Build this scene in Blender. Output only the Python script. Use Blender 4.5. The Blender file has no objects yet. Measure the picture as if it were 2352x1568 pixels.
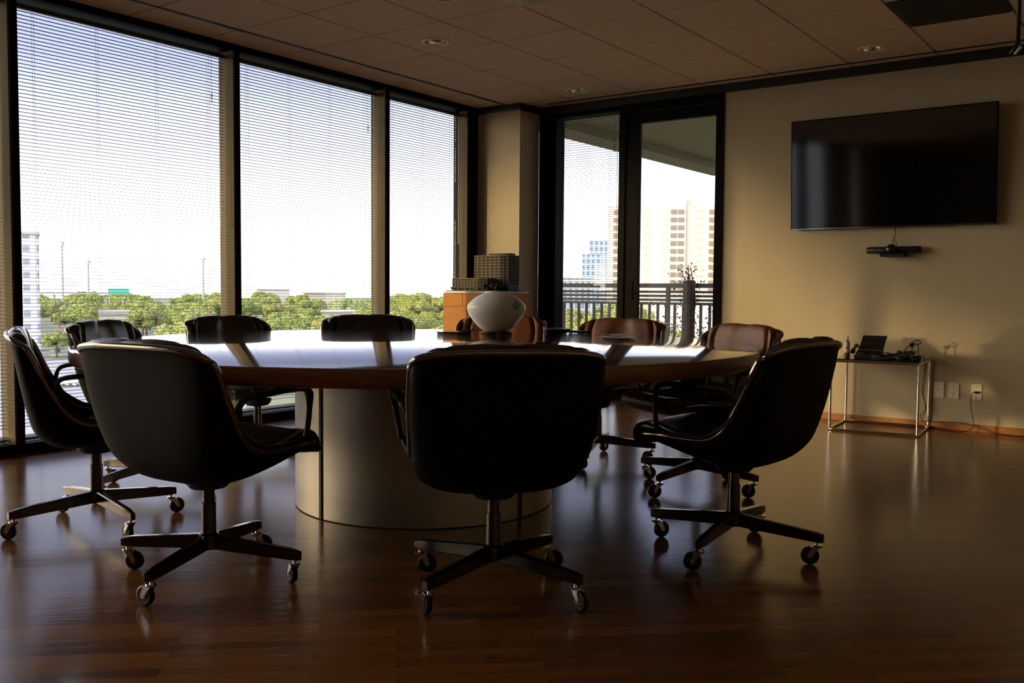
import bpy, math, random
import numpy as np
from math import sin, cos, pi, radians as R, sqrt, atan2
from mathutils import Matrix, Vector

C = bpy.context.scene.collection
sc = bpy.context.scene
random.seed(7)

# ------------------------------------------------------------------ camera
F_PX, YAW, PITCH, ROLL = 2142.0, R(36.035), R(3.061), R(0.448)
_fw = Vector((-sin(YAW)*cos(PITCH), cos(YAW)*cos(PITCH), -sin(PITCH)))
_r = Vector((cos(YAW), sin(YAW), 0)); _u = _r.cross(_fw)
_R = _r*cos(ROLL) + _u*sin(ROLL); _U = _u*cos(ROLL) - _r*sin(ROLL)
cam_data = bpy.data.cameras.new('camera'); cam = bpy.data.objects.new('camera', cam_data); C.objects.link(cam)
cam_data.sensor_width = 36.0; cam_data.lens = F_PX/2352*36.0; cam_data.clip_start = 0.05; cam_data.clip_end = 4000
m = Matrix((( _R.x, _U.x, -_fw.x, 0), (_R.y, _U.y, -_fw.y, 0), (_R.z, _U.z, -_fw.z, 1.0), (0, 0, 0, 1)))
cam.matrix_world = m
sc.camera = cam

# ------------------------------------------------------------------ exposure, sky, sun
sc.view_settings.view_transform = 'Standard'
try: sc.view_settings.look = 'None'
except Exception: pass
sc.view_settings.exposure = 3.3
sc.view_settings.gamma = 1.0
sc.view_settings.use_curve_mapping = False

SKY_STRENGTH = 1.0
world = bpy.data.worlds.new('sky'); sc.world = world; world.use_nodes = True
wn = world.node_tree; wn.nodes.clear()
def wnode(t, **k):
    n = wn.nodes.new(t)
    for a, b in k.items(): setattr(n, a, b)
    return n
tc = wnode('ShaderNodeTexCoord'); sep = wnode('ShaderNodeSeparateXYZ')
wn.links.new(tc.outputs['Generated'], sep.inputs[0])
ramp = wnode('ShaderNodeValToRGB'); e = ramp.color_ramp.elements
e[0].position = 0.0; e[0].color = (0.30, 0.29, 0.25, 1)
e[1].position = 1.0; e[1].color = (0.30, 0.34, 0.50, 1)
for p_, c_ in ((0.49, (0.30, 0.29, 0.25, 1)), (0.50, (0.32, 0.31, 0.30, 1)), (0.55, (0.30, 0.296, 0.305, 1)), (0.57, (0.165, 0.165, 0.205, 1)), (0.61, (0.090, 0.094, 0.142, 1)), (0.65, (0.068, 0.077, 0.130, 1)), (0.75, (0.40, 0.42, 0.52, 1))):
    el = ramp.color_ramp.elements.new(p_); el.color = c_
ma = wnode('ShaderNodeMath', operation='MULTIPLY_ADD'); ma.inputs[1].default_value = 0.5; ma.inputs[2].default_value = 0.5
wn.links.new(sep.outputs['Z'], ma.inputs[0])
nz = wnode('ShaderNodeTexNoise'); nz.inputs['Scale'].default_value = 2.2; nz.inputs['Detail'].default_value = 3
mpw = wnode('ShaderNodeMapping'); mpw.inputs['Scale'].default_value = (1, 1, 3.0)
wn.links.new(tc.outputs['Generated'], mpw.inputs[0]); wn.links.new(mpw.outputs[0], nz.inputs['Vector'])
ma2 = wnode('ShaderNodeMath', operation='MULTIPLY_ADD'); ma2.inputs[1].default_value = 0.07; ma2.inputs[2].default_value = -0.035
wn.links.new(nz.outputs['Fac'], ma2.inputs[0])
ma3 = wnode('ShaderNodeMath', operation='MULTIPLY'); wn.links.new(ma2.outputs[0], ma3.inputs[0]); wn.links.new(sep.outputs['Z'], ma3.inputs[1])
ma4 = wnode('ShaderNodeMath', operation='ADD'); wn.links.new(ma.outputs[0], ma4.inputs[0]); wn.links.new(ma3.outputs[0], ma4.inputs[1])
wn.links.new(ma4.outputs[0], ramp.inputs[0])
bg = wnode('ShaderNodeBackground'); bg.inputs['Strength'].default_value = SKY_STRENGTH
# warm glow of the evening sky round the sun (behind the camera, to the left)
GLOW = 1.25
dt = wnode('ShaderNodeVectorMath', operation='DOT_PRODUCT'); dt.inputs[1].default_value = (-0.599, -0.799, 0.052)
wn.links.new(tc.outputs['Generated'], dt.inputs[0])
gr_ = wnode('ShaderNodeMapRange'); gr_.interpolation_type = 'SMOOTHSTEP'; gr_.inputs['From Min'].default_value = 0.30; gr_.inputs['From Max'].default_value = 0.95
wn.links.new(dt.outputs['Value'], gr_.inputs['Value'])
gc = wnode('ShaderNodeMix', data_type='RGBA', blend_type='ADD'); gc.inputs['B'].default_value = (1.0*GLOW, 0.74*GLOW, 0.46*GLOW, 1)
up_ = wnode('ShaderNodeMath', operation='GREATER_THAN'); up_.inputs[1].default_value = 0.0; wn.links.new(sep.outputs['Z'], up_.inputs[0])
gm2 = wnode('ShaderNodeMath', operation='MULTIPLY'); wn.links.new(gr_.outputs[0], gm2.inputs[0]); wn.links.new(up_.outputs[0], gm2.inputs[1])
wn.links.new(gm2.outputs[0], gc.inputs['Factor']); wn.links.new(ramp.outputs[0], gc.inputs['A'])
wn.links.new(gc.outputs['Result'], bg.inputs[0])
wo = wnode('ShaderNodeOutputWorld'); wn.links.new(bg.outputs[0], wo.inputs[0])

SUN_DIR = Vector((0.6157, 0.788, -0.062)).normalized()      # low evening sun, travelling into the room
sd = bpy.data.lights.new('sun', 'SUN'); sd.energy = 0.34; sd.color = (1.0, 0.68, 0.32); sd.angle = R(1.5)
sun = bpy.data.objects.new('sun', sd); C.objects.link(sun)
sun.rotation_euler = SUN_DIR.to_track_quat('-Z', 'Y').to_euler()
sun.location = (-20, -20, 5)

# ------------------------------------------------------------------ materials
def mat(name, col, rough=0.5, metal=0.0, spec=0.5, noise=0.0, nscale=20.0, bump=0.0, bscale=60.0, coat=0.0, var=None, aniso=0.0, emis=None, estr=0.0, objvar=0.0, stretch=None):
    M = bpy.data.materials.new(name); M.use_nodes = True; nt = M.node_tree
    b = nt.nodes['Principled BSDF']
    b.inputs['Base Color'].default_value = (*col, 1); b.inputs['Roughness'].default_value = rough
    b.inputs['Metallic'].default_value = metal; b.inputs['Specular IOR Level'].default_value = spec
    b.inputs['Coat Weight'].default_value = coat; b.inputs['Coat Roughness'].default_value = 0.05
    if aniso: b.inputs['Anisotropic'].default_value = aniso
    if emis: b.inputs['Emission Color'].default_value = (*emis, 1); b.inputs['Emission Strength'].default_value = estr
    t = nt.nodes.new('ShaderNodeTexCoord'); vec = t.outputs['Object']
    if stretch:
        mp = nt.nodes.new('ShaderNodeMapping'); mp.inputs['Scale'].default_value = stretch
        nt.links.new(vec, mp.inputs[0]); vec = mp.outputs[0]
    if noise or var or objvar:
        n = nt.nodes.new('ShaderNodeTexNoise'); n.inputs['Scale'].default_value = nscale; n.inputs['Detail'].default_value = 4
        nt.links.new(vec, n.inputs['Vector'])
        mx = nt.nodes.new('ShaderNodeMix'); mx.data_type = 'RGBA'
        c2 = var if var else tuple(max(0, c*(1-noise)) for c in col)
        c1 = col if var else tuple(c*(1+noise*0.6) for c in col)
        mx.inputs['A'].default_value = (*c1, 1); mx.inputs['B'].default_value = (*c2, 1)
        cr = nt.nodes.new('ShaderNodeMapRange'); cr.inputs['From Min'].default_value = 0.3; cr.inputs['From Max'].default_value = 0.7
        nt.links.new(n.outputs['Fac'], cr.inputs['Value'])
        fac = cr.outputs[0]
        if objvar:
            oi = nt.nodes.new('ShaderNodeObjectInfo'); a = nt.nodes.new('ShaderNodeMath'); a.operation = 'MULTIPLY_ADD'
            a.inputs[1].default_value = objvar; nt.links.new(oi.outputs['Random'], a.inputs[0]); 
            a3 = nt.nodes.new('ShaderNodeMath'); a3.operation = 'MULTIPLY'; a3.inputs[1].default_value = 1-objvar
            nt.links.new(fac, a3.inputs[0]); nt.links.new(a3.outputs[0], a.inputs[2]); fac = a.outputs[0]
        nt.links.new(fac, mx.inputs['Factor']); nt.links.new(mx.outputs['Result'], b.inputs['Base Color'])
    if bump:
        n2 = nt.nodes.new('ShaderNodeTexNoise'); n2.inputs['Scale'].default_value = bscale; n2.inputs['Detail'].default_value = 3
        nt.links.new(vec, n2.inputs['Vector'])
        bp = nt.nodes.new('ShaderNodeBump'); bp.inputs['Strength'].default_value = bump; bp.inputs['Distance'].default_value = 0.01
        nt.links.new(n2.outputs['Fac'], bp.inputs['Height']); nt.links.new(bp.outputs[0], b.inputs['Normal'])
    return M

def wood_floor():
    M = bpy.data.materials.new('strip_wood_floor'); M.use_nodes = True; nt = M.node_tree; b = nt.nodes['Principled BSDF']
    t = nt.nodes.new('ShaderNodeTexCoord'); mp = nt.nodes.new('ShaderNodeMapping'); mp.inputs['Rotation'].default_value = (0, 0, R(-43))
    nt.links.new(t.outputs['Object'], mp.inputs[0])
    br = nt.nodes.new('ShaderNodeTexBrick'); br.inputs['Scale'].default_value = 1.0
    br.inputs['Brick Width'].default_value = 0.62; br.inputs['Row Height'].default_value = 0.057; br.inputs['Mortar Size'].default_value = 0.0009
    br.inputs['Mortar Smooth'].default_value = 0.2; br.offset = 0.37; br.squash = 1.0
    br.inputs['Color1'].default_value = (0.0, 0.0, 0.0, 1); br.inputs['Color2'].default_value = (1, 1, 1, 1); br.inputs['Mortar'].default_value = (0.5, 0.5, 0.5, 1)
    nt.links.new(mp.outputs[0], br.inputs['Vector'])
    mp2 = nt.nodes.new('ShaderNodeMapping'); mp2.inputs['Scale'].default_value = (1.2, 14, 1); nt.links.new(mp.outputs[0], mp2.inputs[0])
    n = nt.nodes.new('ShaderNodeTexNoise'); n.inputs['Scale'].default_value = 3.0; n.inputs['Detail'].default_value = 6; nt.links.new(mp2.outputs[0], n.inputs['Vector'])
    mx = nt.nodes.new('ShaderNodeMix'); mx.data_type = 'RGBA'; mx.inputs['A'].default_value = (0.30, 0.12, 0.030, 1); mx.inputs['B'].default_value = (0.075, 0.027, 0.008, 1)
    ad = nt.nodes.new('ShaderNodeMath'); ad.operation = 'MULTIPLY_ADD'; ad.inputs[1].default_value = 0.55
    hf = nt.nodes.new('ShaderNodeMath'); hf.operation = 'MULTIPLY'; hf.inputs[1].default_value = 0.5; nt.links.new(n.outputs['Fac'], hf.inputs[0])
    nt.links.new(br.outputs['Color'], ad.inputs[0]); nt.links.new(hf.outputs[0], ad.inputs[2])
    nt.links.new(ad.outputs[0], mx.inputs['Factor'])
    mo = nt.nodes.new('ShaderNodeMix'); mo.data_type = 'RGBA'; mo.inputs['B'].default_value = (0.02, 0.008, 0.003, 1)
    nt.links.new(mx.outputs['Result'], mo.inputs['A']); nt.links.new(br.outputs['Fac'], mo.inputs['Factor'])
    nt.links.new(mo.outputs['Result'], b.inputs['Base Color'])
    rr = nt.nodes.new('ShaderNodeMapRange'); rr.inputs['To Min'].default_value = 0.13; rr.inputs['To Max'].default_value = 0.24
    nt.links.new(n.outputs['Fac'], rr.inputs['Value']); nt.links.new(rr.outputs[0], b.inputs['Roughness'])
    b.inputs['Specular IOR Level'].default_value = 0.78; b.inputs['Coat Weight'].default_value = 0.0
    n3 = nt.nodes.new('ShaderNodeTexNoise'); n3.inputs['Scale'].default_value = 5; n3.inputs['Detail'].default_value = 5; nt.links.new(mp2.outputs[0], n3.inputs['Vector'])
    sb = nt.nodes.new('ShaderNodeMath'); sb.operation = 'MULTIPLY_ADD'; sb.inputs[1].default_value = -0.6
    nt.links.new(br.outputs['Fac'], sb.inputs[0]); nt.links.new(n3.outputs['Fac'], sb.inputs[2])
    bp = nt.nodes.new('ShaderNodeBump'); bp.inputs['Strength'].default_value = 0.13; bp.inputs['Distance'].default_value = 0.003
    nt.links.new(sb.outputs[0], bp.inputs['Height']); nt.links.new(bp.outputs[0], b.inputs['Normal'])
    return M

def glass_mat(name, tint=(0.93, 0.96, 0.95), refl=0.06):
    M = bpy.data.materials.new(name); M.use_nodes = True; nt = M.node_tree; nt.nodes.clear()
    tr = nt.nodes.new('ShaderNodeBsdfTransparent'); tr.inputs[0].default_value = (*tint, 1)
    gl = nt.nodes.new('ShaderNodeBsdfGlossy'); gl.inputs['Roughness'].default_value = 0.0; gl.inputs[0].default_value = (1, 1, 1, 1)
    lw = nt.nodes.new('ShaderNodeFresnel')
    gm_ = nt.nodes.new('ShaderNodeNewGeometry'); mr = nt.nodes.new('ShaderNodeMapRange'); mr.inputs['To Min'].default_value = 1.45; mr.inputs['To Max'].default_value = 1/1.45
    nt.links.new(gm_.outputs['Backfacing'], mr.inputs['Value']); nt.links.new(mr.outputs[0], lw.inputs['IOR'])
    mx = nt.nodes.new('ShaderNodeMixShader'); o = nt.nodes.new('ShaderNodeOutputMaterial')
    nt.links.new(lw.outputs[0], mx.inputs[0]); nt.links.new(tr.outputs[0], mx.inputs[1]); nt.links.new(gl.outputs[0], mx.inputs[2]); nt.links.new(mx.outputs[0], o.inputs[0])
    return M

def grid_mat(name, base, win, sx, sz, wfrac=0.6, hfrac=0.55, rough=0.5):
    """facade of a far building: procedural window grid in object space (x+y along the wall, z up)"""
    M = mat(name, base, rough); nt = M.node_tree; b = nt.nodes['Principled BSDF']
    t = nt.nodes.new('ShaderNodeTexCoord'); s = nt.nodes.new('ShaderNodeSeparateXYZ'); nt.links.new(t.outputs['Object'], s.inputs[0])
    def mth(op, a, bb):
        n = nt.nodes.new('ShaderNodeMath'); n.operation = op
        for i, v in enumerate((a, bb)):
            if hasattr(v, 'links'): nt.links.new(v, n.inputs[i])
            else: n.inputs[i].default_value = v
        return n.outputs[0]
    xy = mth('ADD', s.outputs['X'], s.outputs['Y'])
    fx = mth('LESS_THAN', mth('FRACT', mth('DIVIDE', mth('ADD', xy, 500.0), sx), 0), wfrac)
    fz = mth('LESS_THAN', mth('FRACT', mth('DIVIDE', mth('ADD', s.outputs['Z'], 500.0), sz), 0), hfrac)
    f = mth('MULTIPLY', fx, fz)
    mx = nt.nodes.new('ShaderNodeMix'); mx.data_type = 'RGBA'; mx.inputs['A'].default_value = (*base, 1); mx.inputs['B'].default_value = (*win, 1)
    nt.links.new(f, mx.inputs['Factor']); nt.links.new(mx.outputs['Result'], b.inputs['Base Color'])
    return M

MT = {}
MT['floor'] = wood_floor()
MT['ceiling'] = mat('ceiling_tile', (0.80, 0.63, 0.49), 0.9, noise=0.06, nscale=300, bump=0.2, bscale=400, spec=0.1)
MT['ceiling_gap'] = mat('ceiling_gap', (0.20, 0.15, 0.12), 0.8)
MT['wall'] = mat('beige_paint', (0.46, 0.385, 0.27), 0.8, noise=0.05, nscale=180, bump=0.15, bscale=260, spec=0.08)
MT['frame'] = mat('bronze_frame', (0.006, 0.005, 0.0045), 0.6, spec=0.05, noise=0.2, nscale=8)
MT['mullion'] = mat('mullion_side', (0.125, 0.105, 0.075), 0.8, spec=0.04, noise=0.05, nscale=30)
MT['black'] = mat('black_track', (0.008, 0.008, 0.009), 0.5)
MT['base'] = mat('baseboard_wood', (0.33, 0.13, 0.035), 0.4, noise=0.3, nscale=12, stretch=(2, 2, 30))
MT['glass'] = glass_mat('window_glass')
MT['slat'] = mat('blind_slat', (0.035, 0.034, 0.042), 0.55, noise=0.05)
MT['slat_rail'] = mat('blind_rail', (0.05, 0.048, 0.045), 0.4)
MT['cord'] = mat('blind_cord', (0.45, 0.45, 0.47), 0.6)
MT['wand'] = mat('blind_wand', (0.75, 0.75, 0.72), 0.15)
MT['table_top'] = mat('table_veneer', (0.17, 0.072, 0.030), 0.10, noise=0.35, nscale=5, stretch=(1, 9, 1), bump=0.006, bscale=7, spec=0.7, coat=1.0)
MT['table_edge'] = mat('table_edge_wood', (0.22, 0.085, 0.030), 0.32, noise=0.3, nscale=6, stretch=(1, 1, 12))
MT['steel'] = mat('brushed_steel', (0.46, 0.41, 0.34), 0.42, metal=1.0, noise=0.12, nscale=5, stretch=(1, 1, 0.5), bump=0.02, bscale=200)
MT['steel_dark'] = mat('channel_dark', (0.04, 0.033, 0.026), 0.3, metal=0.8)
MT['shell'] = mat('chair_shell_plastic', (0.0035, 0.003, 0.0025), 0.6, spec=0.12, noise=0.1, nscale=50, bump=0.05, bscale=300)
MT['leather'] = mat('black_leather', (0.012, 0.011, 0.012), 0.24, noise=0.2, nscale=60, bump=0.10, bscale=220, spec=0.6)
MT['brown_leather'] = mat('brown_leather', (0.15, 0.052, 0.019), 0.36, noise=0.25, nscale=40, bump=0.10, bscale=220, spec=0.22)
MT['trim'] = mat('chair_trim_metal', (0.26, 0.225, 0.195), 0.11, metal=1.0, noise=0.05)
MT['arm'] = mat('arm_black', (0.012, 0.012, 0.012), 0.3, noise=0.1)
MT['leg'] = mat('leg_dark_chrome', (0.085, 0.072, 0.062), 0.17, metal=1.0, noise=0.08, nscale=30)
MT['chrome'] = mat('chrome', (0.75, 0.72, 0.68), 0.10, metal=1.0, noise=0.03)
MT['rubber'] = mat('caster_rubber', (0.006, 0.006, 0.006), 0.35, spec=0.3, noise=0.1)
MT['caster_disc'] = mat('caster_disc', (0.05, 0.04, 0.025), 0.35, metal=0.6)
MT['vase'] = mat('vase_glass_white', (0.62, 0.62, 0.62), 0.35, noise=0.03, nscale=3, spec=0.3)
MT['teal'] = mat('vase_mouth_teal', (0.16, 0.36, 0.34), 0.3)
MT['teal_dark'] = mat('vase_mouth_inner', (0.05, 0.12, 0.12), 0.3)
MT['dark_plastic'] = mat('dark_plastic', (0.010, 0.010, 0.011), 0.35, noise=0.1)
MT['matte_black'] = mat('matte_black', (0.003, 0.003, 0.003), 0.7, spec=0.2, noise=0.1)
MT['screen'] = mat('tv_screen', (0.001, 0.001, 0.001), 0.07, spec=1.0, coat=1.0, noise=0.01)
MT['cork'] = mat('coaster_cork', (0.25, 0.17, 0.09), 0.7, noise=0.2)
MT['paper'] = mat('paper', (0.5, 0.45, 0.40), 0.5, noise=0.03)
MT['cab'] = mat('cabinet_veneer', (0.50, 0.225, 0.065), 0.6, noise=0.14, nscale=5, stretch=(1, 1, 10), spec=0.06)
MT['cab_top'] = mat('cabinet_top', (0.5, 0.46, 0.40), 0.4, noise=0.03)
MT['model_wall'] = mat('model_facade', (0.30, 0.25, 0.18), 0.8, spec=0.05, noise=0.1)
MT['model_dark'] = mat('model_window', (0.02, 0.017, 0.015), 0.5, spec=0.1, noise=0.1)
MT['model_tree'] = mat('model_tree', (0.018, 0.024, 0.012), 0.8, noise=0.2)
MT['plate'] = mat('outlet_plate', (0.72, 0.66, 0.54), 0.4, noise=0.02)
MT['plate_dark'] = mat('outlet_slot', (0.02, 0.018, 0.015), 0.5)
MT['bottle'] = mat('bottle_label', (0.62, 0.50, 0.44), 0.4, noise=0.05)
MT['bottle_base'] = mat('bottle_base', (0.10, 0.10, 0.06), 0.25)
MT['smoke_glass'] = mat('smoked_glass', (0.012, 0.012, 0.012), 0.05, spec=0.6)
MT['cable'] = mat('cable_black', (0.012, 0.010, 0.009), 0.5)
MT['cable_grey'] = mat('cable_grey', (0.25, 0.27, 0.22), 0.5)
MT['light_can'] = mat('downlight_reflector', (0.9, 0.85, 0.76), 0.18, metal=1.0)
MT['light_ring'] = mat('downlight_ring', (0.85, 0.80, 0.72), 0.4)
MT['diffuser'] = mat('troffer_diffuser', (0.55, 0.52, 0.46), 0.3, noise=0.03)
MT['grille'] = mat('return_grille', (0.055, 0.048, 0.036), 0.6, noise=0.05)
MT['tag'] = mat('orange_tag', (0.80, 0.38, 0.08), 0.5)
MT['pale_tip'] = mat('pale_tip', (0.75, 0.74, 0.62), 0.4)
# outside
MT['ground'] = mat('outside_grass', (0.045, 0.062, 0.022), 0.9, var=(0.09, 0.09, 0.05), nscale=0.03)
MT['asphalt'] = mat('asphalt', (0.15, 0.15, 0.165), 0.85, noise=0.12, nscale=0.3)
MT['leaf'] = mat('tree_leaves', (0.13, 0.20, 0.028), 0.75, var=(0.29, 0.28, 0.085), nscale=1.1, objvar=0.45, spec=0.1)
MT['bark'] = mat('tree_bark', (0.12, 0.085, 0.06), 0.9, noise=0.3)
MT['vine_leaf'] = mat('vine_leaf', (0.035, 0.040, 0.018), 0.6, noise=0.4, nscale=15)
MT['post_wood'] = mat('post_wood', (0.055, 0.034, 0.024), 0.7, noise=0.3, stretch=(8, 8, 1))
MT['soffit'] = mat('balcony_soffit', (0.17, 0.13, 0.085), 0.8, noise=0.05, bump=0.1)
MT['balcony'] = mat('balcony_tile', (0.30, 0.15, 0.09), 0.6, noise=0.15, nscale=3)
MT['rail'] = mat('rail_metal', (0.012, 0.012, 0.018), 0.5, spec=0.12, noise=0.1)
MT['baluster'] = mat('baluster_metal', (0.016, 0.010, 0.008), 0.5, spec=0.08, noise=0.1)
MT['tower'] = grid_mat('cream_tower_wall', (0.60, 0.50, 0.38), (0.40, 0.32, 0.24), 7.0, 3.0, 0.45, 0.4)
MT['tower_win'] = mat('tower_window', (0.16, 0.125, 0.09), 0.3, noise=0.1)
MT['tower_glass'] = grid_mat('blue_glass_facade', (0.30, 0.38, 0.50), (0.12, 0.17, 0.27), 2.6, 3.2, 0.6, 0.7, 0.2)
MT['white_bldg'] = grid_mat('white_apartment_wall', (0.6, 0.6, 0.65), (0.30, 0.31, 0.36), 3.0, 3.2, 0.5, 0.5)
MT['white'] = mat('white_stucco', (0.45, 0.43, 0.40), 0.7, noise=0.05)
MT['roof'] = mat('brown_roof', (0.13, 0.07, 0.045), 0.8, noise=0.15, nscale=2)
MT['pale_roof'] = mat('pale_roof', (0.35, 0.33, 0.31), 0.7, noise=0.05)
MT['conc'] = mat('concrete', (0.36, 0.33, 0.28), 0.8, noise=0.1)
MT['win_dark'] = mat('house_window', (0.06, 0.07, 0.09), 0.3)
MT['sign'] = mat('green_sign', (0.05, 0.42, 0.32), 0.5)
MT['car_w'] = mat('car_paint_white', (0.6, 0.6, 0.62), 0.3)
MT['car_r'] = mat('car_paint_dark', (0.10, 0.10, 0.13), 0.3)

# ------------------------------------------------------------------ mesh helpers
class MB:
    def __init__(s): s.v = []; s.f = []
    def add(s, v, f):
        o = len(s.v); s.v += [tuple(p) for p in v]; s.f += [tuple(i+o for i in q) for q in f]; return s
    def box(s, x0, x1, y0, y1, z0, z1, M=None, b=0.0):
        if b > 0:
            v = []; 
            xs, ys, zs = (x0, x1), (y0, y1), (z0, z1)
            # chamfered box: 24 verts
            idx = {}
            for i in (0, 1):
                for j in (0, 1):
                    for k in (0, 1):
                        sx, sy, sz = (1, -1)[i], (1, -1)[j], (1, -1)[k]
                        for a in range(3):
                            p = [xs[i]+sx*b, ys[j]+sy*b, zs[k]+sz*b]
                            p[a] = (xs[i], ys[j], zs[k])[a]
                            idx[(i, j, k, a)] = len(v); v.append(p)
            f = []
            def q(*c): f.append([idx[t] for t in c])
            for i in (0, 1): q((i,0,0,0),(i,1,0,0),(i,1,1,0),(i,0,1,0)); q((0,i,0,1),(1,i,0,1),(1,i,1,1),(0,i,1,1)); q((0,0,i,2),(1,0,i,2),(1,1,i,2),(0,1,i,2))
            for j in (0, 1):
                for k in (0, 1): q((0,j,k,1),(1,j,k,1),(1,j,k,2),(0,j,k,2))
            for i in (0, 1):
                for k in (0, 1): q((i,0,k,0),(i,1,k,0),(i,1,k,2),(i,0,k,2))
            for i in (0, 1):
                for j in (0, 1): q((i,j,0,0),(i,j,1,0),(i,j,1,1),(i,j,0,1))
            for i in (0, 1):
                for j in (0, 1):
                    for k in (0, 1): q((i,j,k,0),(i,j,k,1),(i,j,k,2))
        else:
            v = [(x0,y0,z0),(x1,y0,z0),(x1,y1,z0),(x0,y1,z0),(x0,y0,z1),(x1,y0,z1),(x1,y1,z1),(x0,y1,z1)]
            f = [(0,3,2,1),(4,5,6,7),(0,1,5,4),(1,2,6,5),(2,3,7,6),(3,0,4,7)]
        if M is not None: v = [M @ Vector(p) for p in v]
        return s.add(v, f)
    def lathe(s, prof, n=32, M=None, caps=True):
        v = []; f = []
        for (r, z) in prof:
            for i in range(n): a = 2*pi*i/n; v.append((r*cos(a), r*sin(a), z))
        k = len(prof)
        for j in range(k-1):
            for i in range(n):
                i2 = (i+1) % n; f.append((j*n+i, j*n+i2, (j+1)*n+i2, (j+1)*n+i))
        if caps:
            if prof[0][0] > 1e-6: f.append(tuple(reversed(range(n))))
            if prof[-1][0] > 1e-6: f.append(tuple((k-1)*n+i for i in range(n)))
        if M is not None: v = [M @ Vector(p) for p in v]
        return s.add(v, f)
    def tube(s, pts, r, n=8, closed=False, sx=1.0, caps=True, up=None):
        P = [Vector(p) for p in pts]; k = len(P)
        rs = r if hasattr(r, '__len__') else [r]*k
        T = []
        for i in range(k):
            a = P[(i-1) % k] if (closed or i > 0) else P[i]; b = P[(i+1) % k] if (closed or i < k-1) else P[i]
            d = b-a; T.append(d.normalized() if d.length > 1e-9 else Vector((0, 0, 1)))
        u = Vector(up) if up else (Vector((0, 0, 1)) if abs(T[0].z) < 0.9 else Vector((1, 0, 0)))
        v = []
        for i in range(k):
            u = (u - T[i]*u.dot(T[i]))
            if u.length < 1e-6: u = T[i].orthogonal()
            u.normalize(); w = T[i].cross(u)
            for j in range(n):
                a = 2*pi*j/n + pi/n; v.append(P[i] + w*(cos(a)*rs[i]*sx) + u*(sin(a)*rs[i]))
        f = []
        for i in range(k if closed else k-1):
            i2 = (i+1) % k
            for j in range(n): j2 = (j+1) % n; f.append((i*n+j, i*n+j2, i2*n+j2, i2*n+j))
        if caps and not closed: f.append(tuple(reversed(range(n)))); f.append(tuple((k-1)*n+j for j in range(n)))
        return s.add(v, f)
    def grid(s, G, closeu=False, closev=False):
        nu, nv = len(G), len(G[0]); v = [p for row in G for p in row]; f = []
        for i in range(nu if closeu else nu-1):
            for j in range(nv if closev else nv-1):
                i2, j2 = (i+1) % nu, (j+1) % nv
                f.append((i*nv+j, i2*nv+j, i2*nv+j2, i*nv+j2))
        return s.add(v, f)
    def prism(s, poly, z0, z1, M=None):
        n = len(poly); v = [(x, y, z0) for x, y in poly] + [(x, y, z1) for x, y in poly]
        f = [tuple(reversed(range(n))), tuple(range(n, 2*n))] + [(i, (i+1) % n, n+(i+1) % n, n+i) for i in range(n)]
        if M is not None: v = [M @ Vector(p) for p in v]
        return s.add(v, f)
    def build(s, name, m, parent=None, smooth=False, loc=None, angle=None):
        me = bpy.data.meshes.new(name); me.from_pydata([tuple(p) for p in s.v], [], s.f); me.validate(); me.update()
        import bmesh
        bm = bmesh.new(); bm.from_mesh(me); bmesh.ops.recalc_face_normals(bm, faces=bm.faces); bm.to_mesh(me); bm.free()
        if isinstance(m, str): m = MT[m]
        me.materials.append(m)
        if smooth:
            me.polygons.foreach_set('use_smooth', [True]*len(me.polygons))
            if angle: me.set_sharp_from_angle(angle=R(angle))
        o = bpy.data.objects.new(name, me); C.objects.link(o)
        if parent is not None: o.parent = parent
        if loc is not None: o.location = loc
        return o

def tag(o, label=None, cat=None, group=None, kind=None):
    if label: o['label'] = label
    if cat: o['category'] = cat
    if group: o['group'] = group
    if kind: o['kind'] = kind
    return o
def thing(name, label, cat, loc=(0, 0, 0), rz=0.0, group=None):
    o = bpy.data.objects.new(name, None); C.objects.link(o); o.empty_display_size = 0.1
    o.location = loc; o.rotation_euler = (0, 0, rz); return tag(o, label, cat, group)
def structure(o): o['kind'] = 'structure'; return o
def copy_tree(o, parent=None):
    c = o.copy(); C.objects.link(c); c.parent = parent
    for ch in [x for x in bpy.data.objects if x.parent == o]: copy_tree(ch, c)
    return c
def az(a, d): return (-sin(R(a))*d, cos(R(a))*d)
def T(x, y, z): return Matrix.Translation((x, y, z))
def RX(a): return Matrix.Rotation(a, 4, 'X')
def RY(a): return Matrix.Rotation(a, 4, 'Y')
def RZ(a): return Matrix.Rotation(a, 4, 'Z')
def bez(pts, n=8):
    """Catmull-Rom through the points"""
    P = [Vector(p) for p in pts]; out = []
    for i in range(len(P)-1):
        a = P[max(i-1, 0)]; b = P[i]; c = P[i+1]; d = P[min(i+2, len(P)-1)]
        for k in range(n):
            t = k/n; out.append(0.5*((2*b) + (c-a)*t + (2*a-5*b+4*c-d)*t*t + (3*b-a-3*c+d)*t**3))
    out.append(P[-1]); return out

# ------------------------------------------------------------------ the room
XW, YT, ZC = -5.65, 7.50, 2.765          # window wall, tv wall, ceiling
XE, YB = 2.3, -9.5
XG = -5.80                                # glass plane
structure(MB().box(XW-0.35, XE+0.2, YB-0.2, YT+0.2, -0.25, 0.0).build('floor', 'floor'))
# tv wall: right of the door, strip above window and door is frame
tw = MB().box(-3.255, XE, YT, YT+0.2, 0, 2.69); structure(tw.build('wall_tv', 'wall'))
structure(MB().box(XE, XE+0.2, YB, YT, 0, ZC).build('wall_right', 'wall'))
structure(MB().box(XW-0.3, XE+0.2, YB-0.2, YB, 0, ZC).build('wall_back', 'wall'))
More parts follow.
